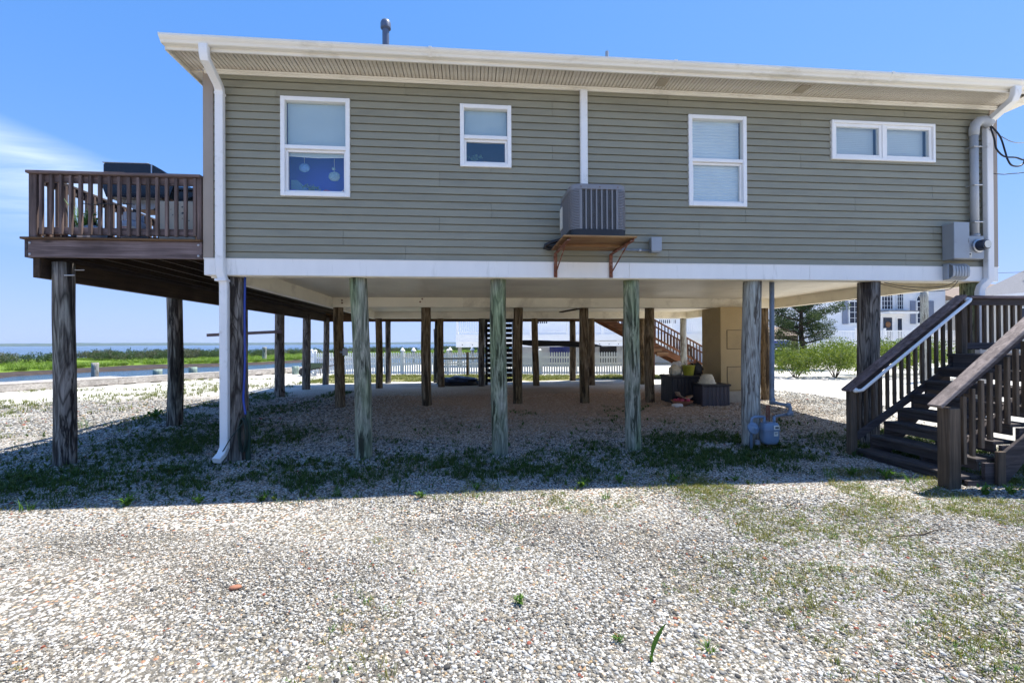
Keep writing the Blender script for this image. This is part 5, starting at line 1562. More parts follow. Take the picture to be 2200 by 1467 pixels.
MB().box(BX + 5.0, 12.0, 0.33, BX + 6.2, 13.1, 0.37, 0.004).build('bottom_landing', 'dock_wood', rs)
MB().box(BX + 5.1, 12.05, -0.1, BX + 5.2, 12.15, 0.329).box(BX + 6.0, 12.05, -0.1, BX + 6.1, 12.15, 0.329).build('landing_legs', 'deckbox_black', rs)

# ------------------------------------------------------------------ setting beyond the house
B0 = Vector((-11.58, 9.80, 0)); BU = Vector((0.5105, 0.8599, 0)); BN = Vector((0.8599, -0.5105, 0))


def bp(s, t, z=0.0):
    p = B0 + BU * s + BN * t
    return (p.x, p.y, z)


def grid_sheet(mb, ss, ts, zf):
    base = len(mb.v); n = len(ts)
    for s_ in ss:
        for t_ in ts:
            x, y, _ = bp(s_, t_)
            mb.v.append((x, y, zf(x, y)))
    for i in range(len(ss) - 1):
        for j in range(n - 1):
            q = base + i * n + j
            mb.f.append((q, q + n, q + n + 1, q + 1))


def land_z(x, y):
    d = math.hypot(x - 4, y - 4)
    return gz(x, y) if d < 26 else 0.0


mb = MB()
ss = [-60, -45, -35] + [-30 + 0.75 * i for i in range(81)]
ts = [0.0] + [0.4 + 0.75 * i for i in range(54)] + [45, 60, 90, 140]
grid_sheet(mb, ss, ts, land_z)
grid_sheet(mb, [30, 32, 40, 60, 90], [ts[i] for i in range(len(ts)) if ts[i] >= 2], lambda x, y: 0.0)
ground = mb.build('ground', 'gravel_ground', None, True)
struct(ground)
mb = MB()
vs = []; ln = 24
for i in range(ln + 1):
    u = -3.2 + 18.0 * i / ln
    for j in range(7):
        k = j / 6
        yb = 17.0 - 0.19 * (u + 4.4) + 0.3
        y = (11.9 + 0.35 * math.sin(u * 1.7) + 0.2 * math.sin(u * 4.1)) * (1 - k) + yb * k
        vs.append((u, y, gz(u, y) + 0.006))
mb.add(vs, [(i * 7 + j, (i + 1) * 7 + j, (i + 1) * 7 + j + 1, i * 7 + j + 1) for i in range(ln) for j in range(6)])
struct(mb.build('lawn', 'lawn_ground', None, True))
wtr = MB().add([(-9000, -600, -0.75), (9000, -600, -0.75), (9000, 9000, -0.75), (-9000, 9000, -0.75)], [(0, 1, 2, 3)]).build('water', 'water')
struct(wtr)
# marsh: bank line, mud slope, green top
bank = [(-75, -12), (-50, 8), (-36, 21), (-30, 29.4), (-30.4, 33), (-28, 37.5), (-25.8, 41.9), (-22.7, 44.5), (-18.4, 54), (-12, 68), (-4, 84), (10, 100), (40, 120), (90, 140)]
bk_ = []
for i in range(len(bank) - 1):
    a, b = Vector(bank[i]), Vector(bank[i + 1])
    n_ = max(2, int((b - a).length / 1.5))
    for k in range(n_):
        bk_.append(a.lerp(b, k / n_))
rgm = random.Random(5)
mud_v = []; top_v = []
for i, p in enumerate(bk_):
    t_ = (bk_[min(i + 1, len(bk_) - 1)] - bk_[max(i - 1, 0)]).normalized()
    nn = Vector((-t_.y, t_.x))
    wob = 0.7 * math.sin(i * 0.8) + 0.5 * math.sin(i * 1.9 + 1)
    wide = 0.5 + 4.2 * math.exp(-((p.y - 40) / 4.0) ** 2) + 1.6 * math.exp(-((p.y - 27) / 3.0) ** 2)
    for (d, z) in ((-1.5, -1.1), (0.0 + wob * 0.4, -0.76), (0.3 + wob * 0.4, -0.62 + 0.08 * rgm.random()), (0.6 + wob * 0.4, -0.58 + 0.08 * rgm.random()), (0.9 + wide * 0.55 + wob, -0.54 + 0.05 * rgm.random()), (0.9 + wide + wob, -0.47)):
        q = p + nn * d
        mud_v.append((q.x, q.y, z))
    for (d, z) in ((0.8 + wide + wob, -0.50), (1.2 + wide + wob, -0.40), (6 + wide, -0.38), (18, -0.34), (40, -0.30)):
        q = p + nn * d
        top_v.append((q.x, q.y, z + (0.02 * rgm.random())))
nb_ = len(bk_)
struct(MB().add(mud_v, [(i * 6 + j, (i + 1) * 6 + j, (i + 1) * 6 + j + 1, i * 6 + j + 1) for i in range(nb_ - 1) for j in range(5)]).build('mud_bank', 'mud', None, True, False))
struct(MB().add(top_v, [(i * 5 + j, (i + 1) * 5 + j, (i + 1) * 5 + j + 1, i * 5 + j + 1) for i in range(nb_ - 1) for j in range(4)]).build('marsh', 'marsh_ground', None, True, False))
# far shore, a low wooded rise across the bay
vs = []; fs = []
rgf = random.Random(9); hgt = 20.0
N_ = 320
for i in range(N_ + 1):
    a = math.radians(-70 + 140 * i / N_)
    hgt += rgf.uniform(-1.6, 1.6) + (20.0 - hgt) * 0.12
    R_ = 4200
    for (r_, z) in ((R_, -0.8), (R_ + 10, hgt * 0.7), (R_ + 40, hgt), (R_ + 400, hgt + 1), (R_ + 420, -0.8)):
        vs.append((3.4 + r_ * math.sin(a), -6 + r_ * math.cos(a), z))
for i in range(N_):
    for j in range(4):
        fs.append((i * 5 + j, (i + 1) * 5 + j, (i + 1) * 5 + j + 1, i * 5 + j + 1))
struct(MB().add(vs, fs).build('far_shore', 'far_trees', None, True, False))

# ------------------------------------------------------------------ bulkhead and dock
bh_ = thing('timber_bulkhead', 'long pale timber bulkhead with a plank cap edging the gravel at the water', 'bulkhead', tuple(bp(0, 0)))
s0 = -26
while s0 < 11.5:
    s1 = min(s0 + 3.64, 11.6)
    MB().beam(bp(s0, -0.16, 0.290), bp(s1 - 0.006, -0.16, 0.290), 0.30, 0.045, 0.005).build('cap_board', 'bulk_wood', bh_)
    MB().beam(bp(s0, -0.03, 0.165), bp(s1 - 0.006, -0.03, 0.165), 0.07, 0.19, 0.005).build('waler', 'bulk_wood', bh_)
    MB().beam(bp(s0, -0.18, -0.6), bp(s1 - 0.006, -0.18, -0.6), 0.05, 1.6, 0.0).build('sheet_face', 'bulk_wood', bh_)
    s0 += 3.64
for k in range(22):
    s_ = -8 + k * 0.9
    MB().beam(bp(s_, -0.03, 0.03), bp(s_ + 0.5, -0.03, 0.03), 0.06, 0.075, 0.004).build('spacer_block', 'bulk_wood', bh_)
dk = thing('dock_walkway', 'pale plank dock walkway along the water side of the bulkhead', 'dock', tuple(bp(-2, -1.3)))
d0 = None
for k in range(150):
    s_ = -18 + k * 0.148
    if s_ > 3.5:
        break
    if d0 is None:
        d0 = MB().beam(bp(s_, -0.34, 0.285), bp(s_, -1.55, 0.285), 0.14, 0.035, 0.004).build('plank', 'dock_wood', dk)
    else:
        dup(d0, BU * (k * 0.148))
for t_ in (-0.5, -1.45):
    MB().beam(bp(-18, t_, 0.18), bp(3.6, t_, 0.18), 0.05, 0.17, 0.0).build('stringer', 'bulk_wood', dk)
for (x, y, zt, r) in ((-12.72, 15.0, 0.80, 0.13),):
    o = make_pile(MB(), x, y, zt, r, r * 0.95, (0, 0), 77, -1.0).build('dock_pile', 'pile_pale', None, True)
    tag(o, 'tall grey mooring pile standing in the channel beyond the dock walkway', 'pile')
for (px_, lab) in (((-10.05, 14.8, 0.50), 'short green pile behind the bulkhead nearest the dock walkway'), ((-8.95, 15.4, 0.55), 'short green pile behind the bulkhead at the middle of the quay'), ((-5.55, 18.2, 0.42), 'short green pile beyond the bulkhead near the fence end'), ((-6.6, 18.6, 0.40), 'short green pile beyond the bulkhead left of the last one')):
    o = make_pile(MB(), px_[0], px_[1], px_[2], 0.17, 0.165, (0, 0), int(px_[0] * 10), -1.0).build('dock_pile', 'pile_teal', None, True)
    tag(o, lab, 'pile')
o = make_pile(MB(), -22.4, 53.8, 1.25, 0.26, 0.25, (0, 0), 5, -1.0).build('channel_marker_pile', 'pile_pale', None, True)
tag(o, 'tall far pile standing at the marsh edge of the channel', 'pile')
# small boat-lift clutter beyond the quay: cleat
cl_ = thing('dock_cleat', 'dark mooring cleat on the dock walkway at the far left', 'cleat', tuple(bp(-2.0, -1.55, 0.3)))
c_ = Vector(bp(-2.0, -1.55, 0.303))
MB().beam(c_ + V(-0.22, -0.05, 0.26), c_ + V(0.22, 0.05, 0.26), 0.06, 0.05, 0.01).build('horn', 'deckbox_black', cl_)
for dx in (-0.09, 0.09):
    MB().beam(c_ + V(dx * 1.6, 0, 0), c_ + V(dx, 0, 0.25), 0.06, 0.06, 0.01).build('leg', 'deckbox_black', cl_)

# ------------------------------------------------------------------ rear picket fence
fn_ = thing('picket_fence', 'white vinyl picket fence behind the house with capped posts', 'fence', (3, 16.4, 0))
FA, FB = Vector((-4.36, 17.55, 0)), Vector((11.2, 14.65, 0))
FC = Vector((-6.3, 22.3, 0))
pk0 = None


def fence_run(a, b, h, npost, skip_first=False):
    global pk0
    d = (b - a); L = d.length; u = d.normalized(); ang = math.atan2(u.y, u.x)
    for k in range(npost + 1):
        p = a + d * k / npost
        if not (k == 0 and skip_first):
            MB().box(p.x - 0.06, p.y - 0.06, -0.1, p.x + 0.06, p.y + 0.06, h + 0.09, 0.006).build('fence_post', 'fence_white', fn_)
            MB().lathe((p.x, p.y, h + 0.09), [(0.10, 0), (0.10, 0.02), (0.02, 0.09)], 4, (0.7071, 0.7071, 0), (-0.7071, 0.7071, 0)).build('post_cap', 'fence_white', fn_)
    for z in (0.13, 0.56, 0.86):
        MB().beam(a + V(0, 0, z), b + V(0, 0, z), 0.045, 0.085, 0.0).build('fence_rail', 'fence_white', fn_)
    n = int(L / 0.118)
    nrm = Vector((u.y, -u.x, 0)) * 0.035
    for k in range(n):
        p = a + u * (k + 0.5) * L / n + nrm
        if pk0 is None:
            m_ = MB()
            m_.extr([(-0.038, 0.05), (0.038, 0.05), (0.038, h - 0.03), (0.0, h + 0.02), (-0.038, h - 0.03)], lambda q, a_, v: (a_, q, v), -0.010, 0.010)
            pk0 = m_.build('picket', 'fence_white', None)
            pk0.parent = fn_
            ORG[pk0.name] = Vector((3, 16.4, 0))
            q_ = pk0
        else:
            q_ = pk0.copy(); COL.objects.link(q_)
        q_.location = (p.x - 3, p.y - 16.4, 0)
        q_.rotation_euler = (0, 0, ang)


fence_run(FA, FB, 1.10, 7)
fence_run(FA, FC, 1.10, 2, True)
wb = thing('wheelbarrow', 'dark green wheelbarrow parked by the left end of the picket fence', 'wheelbarrow', (-4.2, 16.9, 0))
MB().add([(-4.75, 16.65, 0.62), (-3.75, 16.65, 0.62), (-3.75, 17.15, 0.62), (-4.75, 17.15, 0.62), (-4.55, 16.75, 0.30), (-3.95, 16.75, 0.34), (-3.95, 17.05, 0.34), (-4.55, 17.05, 0.30)],
         [(0, 1, 5, 4), (1, 2, 6, 5), (2, 3, 7, 6), (3, 0, 4, 7), (4, 5, 6, 7)]).build('tray', 'wheelbarrow_green', wb)
MB().lathe((-4.75, 16.9, 0.19), [(0.05, -0.05), (0.18, -0.05), (0.20, 0), (0.18, 0.05), (0.05, 0.05)], 18, (1, 0, 0), (0, 0, 1), (0, 1, 0)).build('wheel', 'black_plastic', wb, smooth='auto')
for y in (16.72, 17.08):
    MB().tube([(-4.75, 16.9, 0.19), (-4.3, y, 0.30), (-3.1, y, 0.55)], 0.02, 6).build('handle', 'shed_brown', wb)
    MB().tube([(-3.9, y, 0.36), (-3.85, y, 0.02)], 0.018, 6).build('leg', 'deckbox_black', wb)

# ------------------------------------------------------------------ neighbour with the white deck behind the fence
nh = thing('rear_neighbour_house', 'white house with railed deck and dark blue lower wall beyond the fence', 'house', (11, 26, 0))
MB().box(6.6, 27.0, 2.1, 24, 36, 6.2, 0.01).build('upper_wall', 'house_white', nh)
MB().box(7.0, 27.6, -0.1, 23.5, 35.5, 2.08).build('lower_wall', 'house_white', nh)
MB().extr([(26.4, 6.2), (36.6, 6.2), (31.5, 9.0)], lambda q, u, v: (q, u, v), 6.2, 24.4).build('roof', 'roof_grey', nh)
MB().box(2.5, 23.9, 1.98, 20.2, 26.98, 2.10).build('deck_floor', 'house_white', nh)
MB().box(2.48, 23.85, 1.70, 20.2, 23.899, 2.14).build('fascia_board', 'fence_white', nh)
MB().box(2.48, 23.95, 1.30, 20.2, 24.05, 1.67).build('deck_beam', 'fence_white', nh)
k_ = MB()
for k in range(26):
    k_.lathe((2.9 + k * 0.66, 23.949, 1.46), [(0.03, 0), (0.03, -0.02)], 6, (1, 0, 0), (0, 0, 1), (0, 1, 0))
k_.build('beam_bolts', 'deckbox_black', nh)
for x in (2.6, 6.2, 10.9, 14.6, 18.5):
    MB().box(x, 24.06, -0.2, x + 0.25, 24.3, 1.66).build('deck_pile', 'pile_pale', nh)
rb = None
for k in range(8):
    x = 2.5 + k * 2.45
    MB().box(x, 23.86, 2.14, x + 0.13, 23.98, 3.26, 0.006).build('rail_post', 'fence_white', nh)
for z in (2.24, 3.10):
    MB().box(2.5, 23.90, z, 20.0, 23.96, z + 0.075).build('deck_rail', 'fence_white', nh)
for k in range(126):
    x = 2.62 + k * 0.138
    if rb is None:
        rb = MB().box(x, 23.91, 2.31, x + 0.045, 23.95, 3.10).build('baluster', 'fence_white', nh)
    else:
        dup(rb, (0.138 * k, 0, 0))
for k in range(22):
    y = 24.05 + k * 0.138
    MB().box(2.52, y, 2.31, 2.56, y + 0.045, 3.10).build('baluster', 'fence_white', nh)
MB().box(2.5, 23.98, 3.10, 2.58, 27, 3.175).box(2.5, 23.98, 2.24, 2.58, 27, 2.31).build('deck_rail', 'fence_white', nh)
MB().box(5.0, 24.3, -0.1, 5.5, 24.5, 1.28).box(3.9, 24.4, 0.3, 4.3, 24.6, 1.28).build('blue_cover', 'tarp_blue', nh)
MB().box(9.35, 27.50, 0.1, 11.2, 27.59, 1.95).build('blue_panel', 'blue_glass', nh)
for (x0_, x1_) in ((12.1, 12.9), (14.9, 15.7), (16.1, 17.2)):
    m_ = MB(); ring(m_, x0_, 0.5, x1_, 1.8, 0.07, 27.52, 27.59, 0.0); f_ = m_.build('window', 'fence_white', nh)
    MB().box(x0_ + 0.06, 27.55, 0.56, x1_ - 0.06, 27.58, 1.74).build('pane', 'dark_glass', f_)
MB().box(13.2, 27.5, -0.1, 14.5, 27.59, 1.9).build('dark_doorway', 'deckbox_black', nh)
for (x0_, x1_) in ((8.0, 9.2), (13.0, 14.2), (17.5, 19.0)):
    m_ = MB(); ring(m_, x0_, 2.9, x1_, 4.4, 0.09, 26.92, 26.99, 0.0); f_ = m_.build('window', 'fence_white', nh)
    MB().box(x0_ + 0.08, 26.95, 2.98, x1_ - 0.08, 26.98, 4.32).build('pane', 'dark_glass', f_)
for k, (x, y) in enumerate(((-1.85, 30), (-1.05, 30.4), (1.15, 30), (1.7, 33), (3.6, 33), (4.9, 33))):
    t = thing('capped_pile', 'white capped dock pile beyond the picket fence, %s from the left' % ('leftmost', 'second', 'third', 'fourth', 'fifth', 'sixth')[k], 'pile', (x, y, 0), 'white capped piles beyond the fence')
    make_pile(MB(), x, y, 0.98, 0.16, 0.15, (0, 0), 90 + k, -0.5).build('post', 'pile_pale', t, True)
    MB().lathe((x, y, 0.97), [(0.22, 0), (0.21, 0.03), (0.05, 0.26), (0.01, 0.28)], 14).build('cap', 'pile_cap_white', t, True)

# ------------------------------------------------------------------ neighbours on the right
wh = thing('white_neighbour_house', 'white sided house with arched windows and railed porch beyond the right yard', 'house', (39, 33, 0))
MB().box(27.5, 30.0, 1.3, 44.9, 40, 6.3).build('wall', 'house_white', wh)
for k in range(34):
    MB().extr([(29.999, 1.32 + k * 0.15), (29.975, 1.32 + k * 0.15), (29.995, 1.46 + k * 0.15), (29.999, 1.46 + k * 0.15)], lambda q, u, v: (q, u, v), 27.5, 44.9).build('siding_board', 'house_white', wh)
MB().box(27.4, 29.9, -0.1, 45.0, 40, 1.3).build('foundation_skirt', 'house_white', wh)
MB().extr([(27.2, 6.3), (36.2, 10.0), (45.2, 6.3)], lambda q, u, v: (u, q, v), 29.7, 40.2).build('roof', 'roof_brown', wh)
MB().extr([(27.6, 6.3), (36.2, 9.7), (44.8, 6.3)], lambda q, u, v: (u, q, v), 29.62, 29.69).build('gable', 'house_white', wh)
MB().extr([(29.0, 5.1), (40.0, 5.1), (34.5, 7.2)], lambda q, u, v: (q, u, v), 45.21, 58).build('wing_roof', 'roof_brown', wh)
MB().box(44.92, 29.6, -0.1, 57, 39, 5.09).build('wing_wall', 'house_cream', wh)
for xc in (36.25, 42.6):
    m_ = MB(); ring(m_, xc - 0.55, 3.05, xc + 0.55, 5.05, 0.09, 29.90, 29.97, 0.0)
    f_ = m_.build('arched_window', 'fence_white', wh)
    MB().box(xc - 0.47, 29.93, 3.13, xc + 0.47, 29.96, 4.97).build('pane', 'dark_glass', f_)
    MB().extr([(xc - 0.5 * math.cos(q * math.pi / 10), 5.06 + 0.55 * math.sin(q * math.pi / 10)) for q in range(11)], lambda q, u, v: (u, q, v), 29.93, 29.96).build('arch_pane', 'dark_glass', f_)
    m_ = MB()
    m_.tube([(xc - 0.55 * math.cos(q * math.pi / 10), 29.93, 5.06 + 0.6 * math.sin(q * math.pi / 10)) for q in range(11)], 0.045, 6)
    for q in (3, 5, 7):
        m_.tube([(xc, 29.92, 5.08), (xc - 0.5 * math.cos(q * math.pi / 10), 29.92, 5.06 + 0.55 * math.sin(q * math.pi / 10))], 0.02, 5)
    m_.box(xc - 0.015, 29.90, 3.13, xc + 0.015, 29.925, 4.97); m_.box(xc - 0.47, 29.90, 4.03, xc + 0.47, 29.92, 4.07)
    m_.box(xc - 0.47, 29.90, 3.55, xc + 0.47, 29.92, 3.575); m_.box(xc - 0.47, 29.90, 4.5, xc + 0.47, 29.92, 4.525)
    m_.build('window_bars', 'fence_white', f_)
    for sgn in (-1, 1):
        MB().box(xc + sgn * 0.62 - (0.5 if sgn < 0 else 0), 29.91, 3.05, xc + sgn * 0.62 + (0.5 if sgn > 0 else 0), 29.96, 5.05, 0.01).build('shutter', 'shutter_grey', wh)
# entrance: tall windows over a canopy, door with wreath
for (x0_, x1_) in ((38.7, 39.85), (40.15, 40.85)):
    m_ = MB(); ring(m_, x0_, 4.25, x1_, 6.15, 0.08, 29.88, 29.96, 0.0)
    n_ = 4 if x1_ - x0_ > 1 else 3
    for q in range(1, n_):
        xx = x0_ + (x1_ - x0_) * q / n_; m_.box(xx - 0.015, 29.87, 4.33, xx + 0.015, 29.90, 6.07)
    for q in range(1, 5):
        zz = 4.25 + 1.9 * q / 5; m_.box(x0_ + 0.08, 29.875, zz - 0.015, x1_ - 0.08, 29.905, zz + 0.015)
    f_ = m_.build('entry_window', 'fence_white', wh)
    MB().box(x0_ + 0.07, 29.92, 4.32, x1_ - 0.07, 29.95, 6.08).build('pane', 'dark_glass', f_)
MB().box(38.5, 28.9, 3.90, 41.2, 29.97, 4.08, 0.01).build('canopy', 'fence_white', wh)
MB().box(38.45, 28.85, 4.082, 41.25, 29.96, 4.14).build('canopy_roof', 'roof_grey', wh)
m_ = MB(); m_.box(38.95, 29.92, 1.5, 39.75, 29.97, 3.6, 0.01); dr_ = m_.build('door', 'dark_glass', wh)
MB().lathe((39.35, 29.90, 3.0), [(0.14, -0.03), (0.26, 0), (0.14, 0.03)], 16, (1, 0, 0), (0, 0, 1), (0, 1, 0)).build('wreath', 'wreath', dr_, True)
m_ = MB(); ring(m_, 40.15, 1.6, 40.75, 3.6, 0.08, 29.9, 29.97, 0.0); f_ = m_.build('side_light', 'fence_white', wh)
MB().box(40.22, 29.93, 1.67, 40.68, 29.96, 3.53).build('pane', 'dark_glass', f_)
MB().box(29.5, 28.0, 1.30, 45.0, 29.88, 1.48).build('porch_floor', 'house_white', wh)
MB().box(29.5, 27.98, -0.1, 45.0, 28.05, 1.29).build('porch_skirt', 'house_white', wh)
for z in (1.56, 2.36):
    MB().box(29.5, 28.05, z, 45.0, 28.11, z + 0.08).build('porch_rail', 'fence_white', wh)
pb = None
for k in range(109):
    if pb is None:
        pb = MB().box(29.6, 28.06, 1.64, 29.65, 28.10, 2.36).build('porch_baluster', 'fence_white', wh)
    else:
        dup(pb, (0.141 * k, 0, 0))
for k in range(7):
    MB().box(29.5 + k * 2.55, 28.0, 1.485, 29.64 + k * 2.55, 28.14, 2.62, 0.01).build('porch_post', 'fence_white', wh)
gh = thing('grey_roof_house', 'cream house with a grey shingle roof and two vents at the far right', 'house', (49, 22, 0))
MB().box(43.6, 14.0, -0.1, 56, 26.2, 4.95).build('wall', 'house_cream', gh)
MB().extr([(43.0, 4.95), (56.6, 4.95), (49.8, 7.9)], lambda q, u, v: (u, q, v), 13.5, 26.8).build('roof', 'roof_grey', gh)
for y in (24.9, 22.9):
    MB().lathe((46.0, y, 6.2), [(0.12, 0), (0.12, 0.55), (0.18, 0.56), (0.18, 0.66)], 10).build('roof_vent', 'grey_metal', gh)
MB().box(42.93, 13.5, 4.76, 42.99, 26.8, 4.98).build('fascia', 'house_white', gh)
m_ = MB().box(43.52, 22.5, 2.4, 43.58, 23.6, 4.0, 0.01); f_ = m_.build('window', 'fence_white', gh)
MB().box(43.49, 22.6, 2.5, 43.515, 23.5, 3.9).build('pane', 'dark_glass', f_)
sh = thing('brown_shed', 'small brown building with a white framed window behind the cedar', 'shed', (27, 26, 0))
MB().box(23.5, 25.0, -0.1, 27.3, 28.5, 2.0).build('wall', 'shed_brown', sh)
MB().extr([(24.7, 2.0), (28.8, 2.0), (26.75, 2.7)], lambda q, u, v: (q, u, v), 23.2, 27.45).build('roof', 'roof_brown', sh)
m_ = MB(); ring(m_, 25.3, 1.0, 26.7, 1.72, 0.08, 24.93, 24.99, 0.0); f_ = m_.build('window', 'fence_white', sh)
MB().box(25.37, 24.95, 1.07, 26.63, 24.98, 1.65).build('pane', 'blue_glass', f_)
o = make_pile(MB(), 19.97, 9.0, 3.37, 0.125, 0.12, (0, 0), 120).build('utility_pile', 'pile_pale', None, True)
tag(o, 'tall pale grey round post standing behind the stairs in the right yard', 'post')
wbn = thing('white_bench', 'low white bench in the yard behind the stairs', 'bench', (21.5, 9.4, 0))
MB().box(20.6, 9.2, 0.40, 22.4, 9.7, 0.55, 0.01).build('seat', 'fence_white', wbn)
for x in (20.75, 22.15):
    MB().box(x, 9.25, -0.05, x + 0.1, 9.65, 0.399).build('leg', 'fence_white', wbn)

# ------------------------------------------------------------------ vegetation
def clump_pts(c, r, n, rg, shell=0.55):
    d = rg.normal(size=(n, 3)); d /= np.linalg.norm(d, axis=1)[:, None]
    k = shell + (1 - shell) * rg.random((n, 1)) ** 0.6
    return np.array(c) + d * np.array(r) * k


def bush(name, label, c, w, h, mat, seed, n=2600, leaf=0.085, group=None, stems=7):
    rg = np.random.default_rng(seed); pr = random.Random(seed)
    t = thing(name, label, 'shrub', c, group)
    mb = MB(); cl = []
    for k in range(stems):
        a = 6.283 * k / stems + pr.uniform(-0.4, 0.4); r = w * 0.36 * pr.uniform(0.5, 1.1)
        top = Vector((c[0] + r * math.cos(a), c[1] + r * math.sin(a), c[2] + h * pr.uniform(0.55, 0.85)))
        mid = Vector((c[0], c[1], c[2])).lerp(top, 0.5) + V(pr.uniform(-.05, .05), pr.uniform(-.05, .05), 0.02)
        mb.tube([(c[0], c[1], c[2] - 0.05), mid, top], [0.022, 0.014, 0.005], 5)
        for j in range(3):
            cl.append((top.x + pr.gauss(0, w * 0.10), top.y + pr.gauss(0, w * 0.10), top.z + pr.gauss(0, h * 0.12)))
    mb.build('stem', 'bark', t, True)
    for k in range(stems * 3):
        a = pr.uniform(0, 6.28); r = w * 0.44 * math.sqrt(pr.random())
        cl.append((c[0] + r * math.cos(a), c[1] + r * math.sin(a), c[2] + h * pr.uniform(0.28, 0.8)))
    mb = MB(); n = int(n * 1.5)
    for q in cl:
        leaf_cloud(mb, clump_pts(q, (w * 0.17, w * 0.17, h * 0.17), n // len(cl), rg, 0.3), leaf, 2.0, rg, 0.3)
    mb.build('foliage', mat, t, recalc=False)
    return t


bush('yard_bush', 'bright lime bush on the gravel left of the big right pile', (16.9, 11.6, 0), 1.9, 1.15, 'shrub_lime', 21)
bush('yard_bush', 'larger twiggy lime bush on the gravel beside the big right pile', (18.5, 11.4, 0), 2.4, 1.55, 'shrub_lime', 22, 3600)
bush('yard_bush', 'tall green bush seen between the stair balusters', (21.0, 12.3, 0), 2.6, 1.55, 'shrub_lime', 23, 3400)
bush('yard_bush', 'green bush behind the upper stair balusters', (23.6, 12.6, 0), 2.8, 1.5, 'shrub_lime', 24, 3200)
bush('yard_bush', 'rounded green bush in front of the white porch', (22.0, 17.5, 0), 4.2, 1.7, 'shrub_lime', 25, 4000)
bush('yard_bush', 'low green bush in front of the right end of the porch', (28.0, 17.5, 0), 4.0, 1.6, 'shrub_lime', 26, 3600)
bush('yard_bush', 'small green bush showing between the pale pile and the chase', (16.6, 14.5, 0), 1.9, 1.4, 'shrub_lime', 27, 2000)
bush('yard_bush', 'dark green shrub at the foot of the cedar', (21.6, 19.0, 0), 2.2, 1.0, 'shrub_marsh', 28, 1800)


def cedar_tree(label, x, y, h, spread, seed, nb):
    rg = np.random.default_rng(seed); pr = random.Random(seed)
    t = thing('cedar_tree', label, 'tree', (x, y, 0))
    mb = MB()
    path = [(x + 0.05 * math.sin(k), y + 0.05 * math.cos(2 * k), h * 0.92 * k / 7) for k in range(8)]
    mb.tube(path, [0.19 * (1 - 0.11 * k) for k in range(8)], 9)
    mb.build('trunk', 'bark', t, True)
    lm = MB(); fo = MB()
    for k in range(nb):
        f = 0.36 + 0.62 * k / nb
        z0 = h * f * 0.9; a = k * 2.4 + pr.uniform(-0.4, 0.4)
        L = spread * (0.98 - 0.50 * f) * pr.uniform(0.55, 1.2)
        tip = Vector((x + L * math.cos(a), y + L * math.sin(a), z0 + L * 0.22 + pr.uniform(-0.1, 0.2)))
        root = Vector((x, y, z0 - 0.15)); mid = root.lerp(tip, 0.5) + V(0, 0, -0.10)
        lm.tube([root, mid, tip], [0.06, 0.04, 0.012], 6)
        nc = 3 + int(L * 2.2)
        for j in range(nc):
            q = root.lerp(tip, 0.35 + 0.7 * j / nc) + V(pr.gauss(0, 0.18), pr.gauss(0, 0.18), 0.08 + pr.gauss(0, 0.07))
            leaf_cloud(fo, clump_pts(q, (0.40, 0.40, 0.27), 165, rg, 0.2), 0.10, 2.2, rg, 0.2)
    lm.build('limb', 'bark', t, True)
    fo.build('crown', 'cedar', t, recalc=False)
    return t


cedar_tree('wind shaped cedar with layered dark crown left of the white house', 22.3, 18.2, 4.9, 2.7, 31, 19)
cedar_tree('second dark cedar half hidden behind the pale front pile', 19.2, 18.8, 4.3, 1.9, 32, 18)

# ------------------------------------------------------------------ scattering
def vnoise(x, y, cell, seed):
    rg = np.random.default_rng(seed); G = rg.random((128, 128))
    u = np.asarray(x) / cell + 500.3; v = np.asarray(y) / cell + 500.7
    i = np.floor(u).astype(int); j = np.floor(v).astype(int); fu = u - i; fv = v - j
    fu = fu * fu * (3 - 2 * fu); fv = fv * fv * (3 - 2 * fv)
    g = lambda a, b: G[a % 128, b % 128]
    return (g(i, j) * (1 - fu) + g(i + 1, j) * fu) * (1 - fv) + (g(i, j + 1) * (1 - fu) + g(i + 1, j + 1) * fu) * fv


def fbm(x, y, cell, seed):
    return 0.55 * vnoise(x, y, cell, seed) + 0.3 * vnoise(x, y, cell / 2.1, seed + 1) + 0.15 * vnoise(x, y, cell / 4.5, seed + 2)


def gz_np(x, y):
    r = 0.045 * np.clip((y - 1.0) / 3.5, 0, 1) * np.clip((16 - y) / 4.0, 0, 1)
    return r + 0.012 * np.sin(x * 0.9 + 1.0) * np.sin(y * 1.1 + 0.4) + 0.006 * np.sin(x * 2.3) * np.cos(y * 2.9)


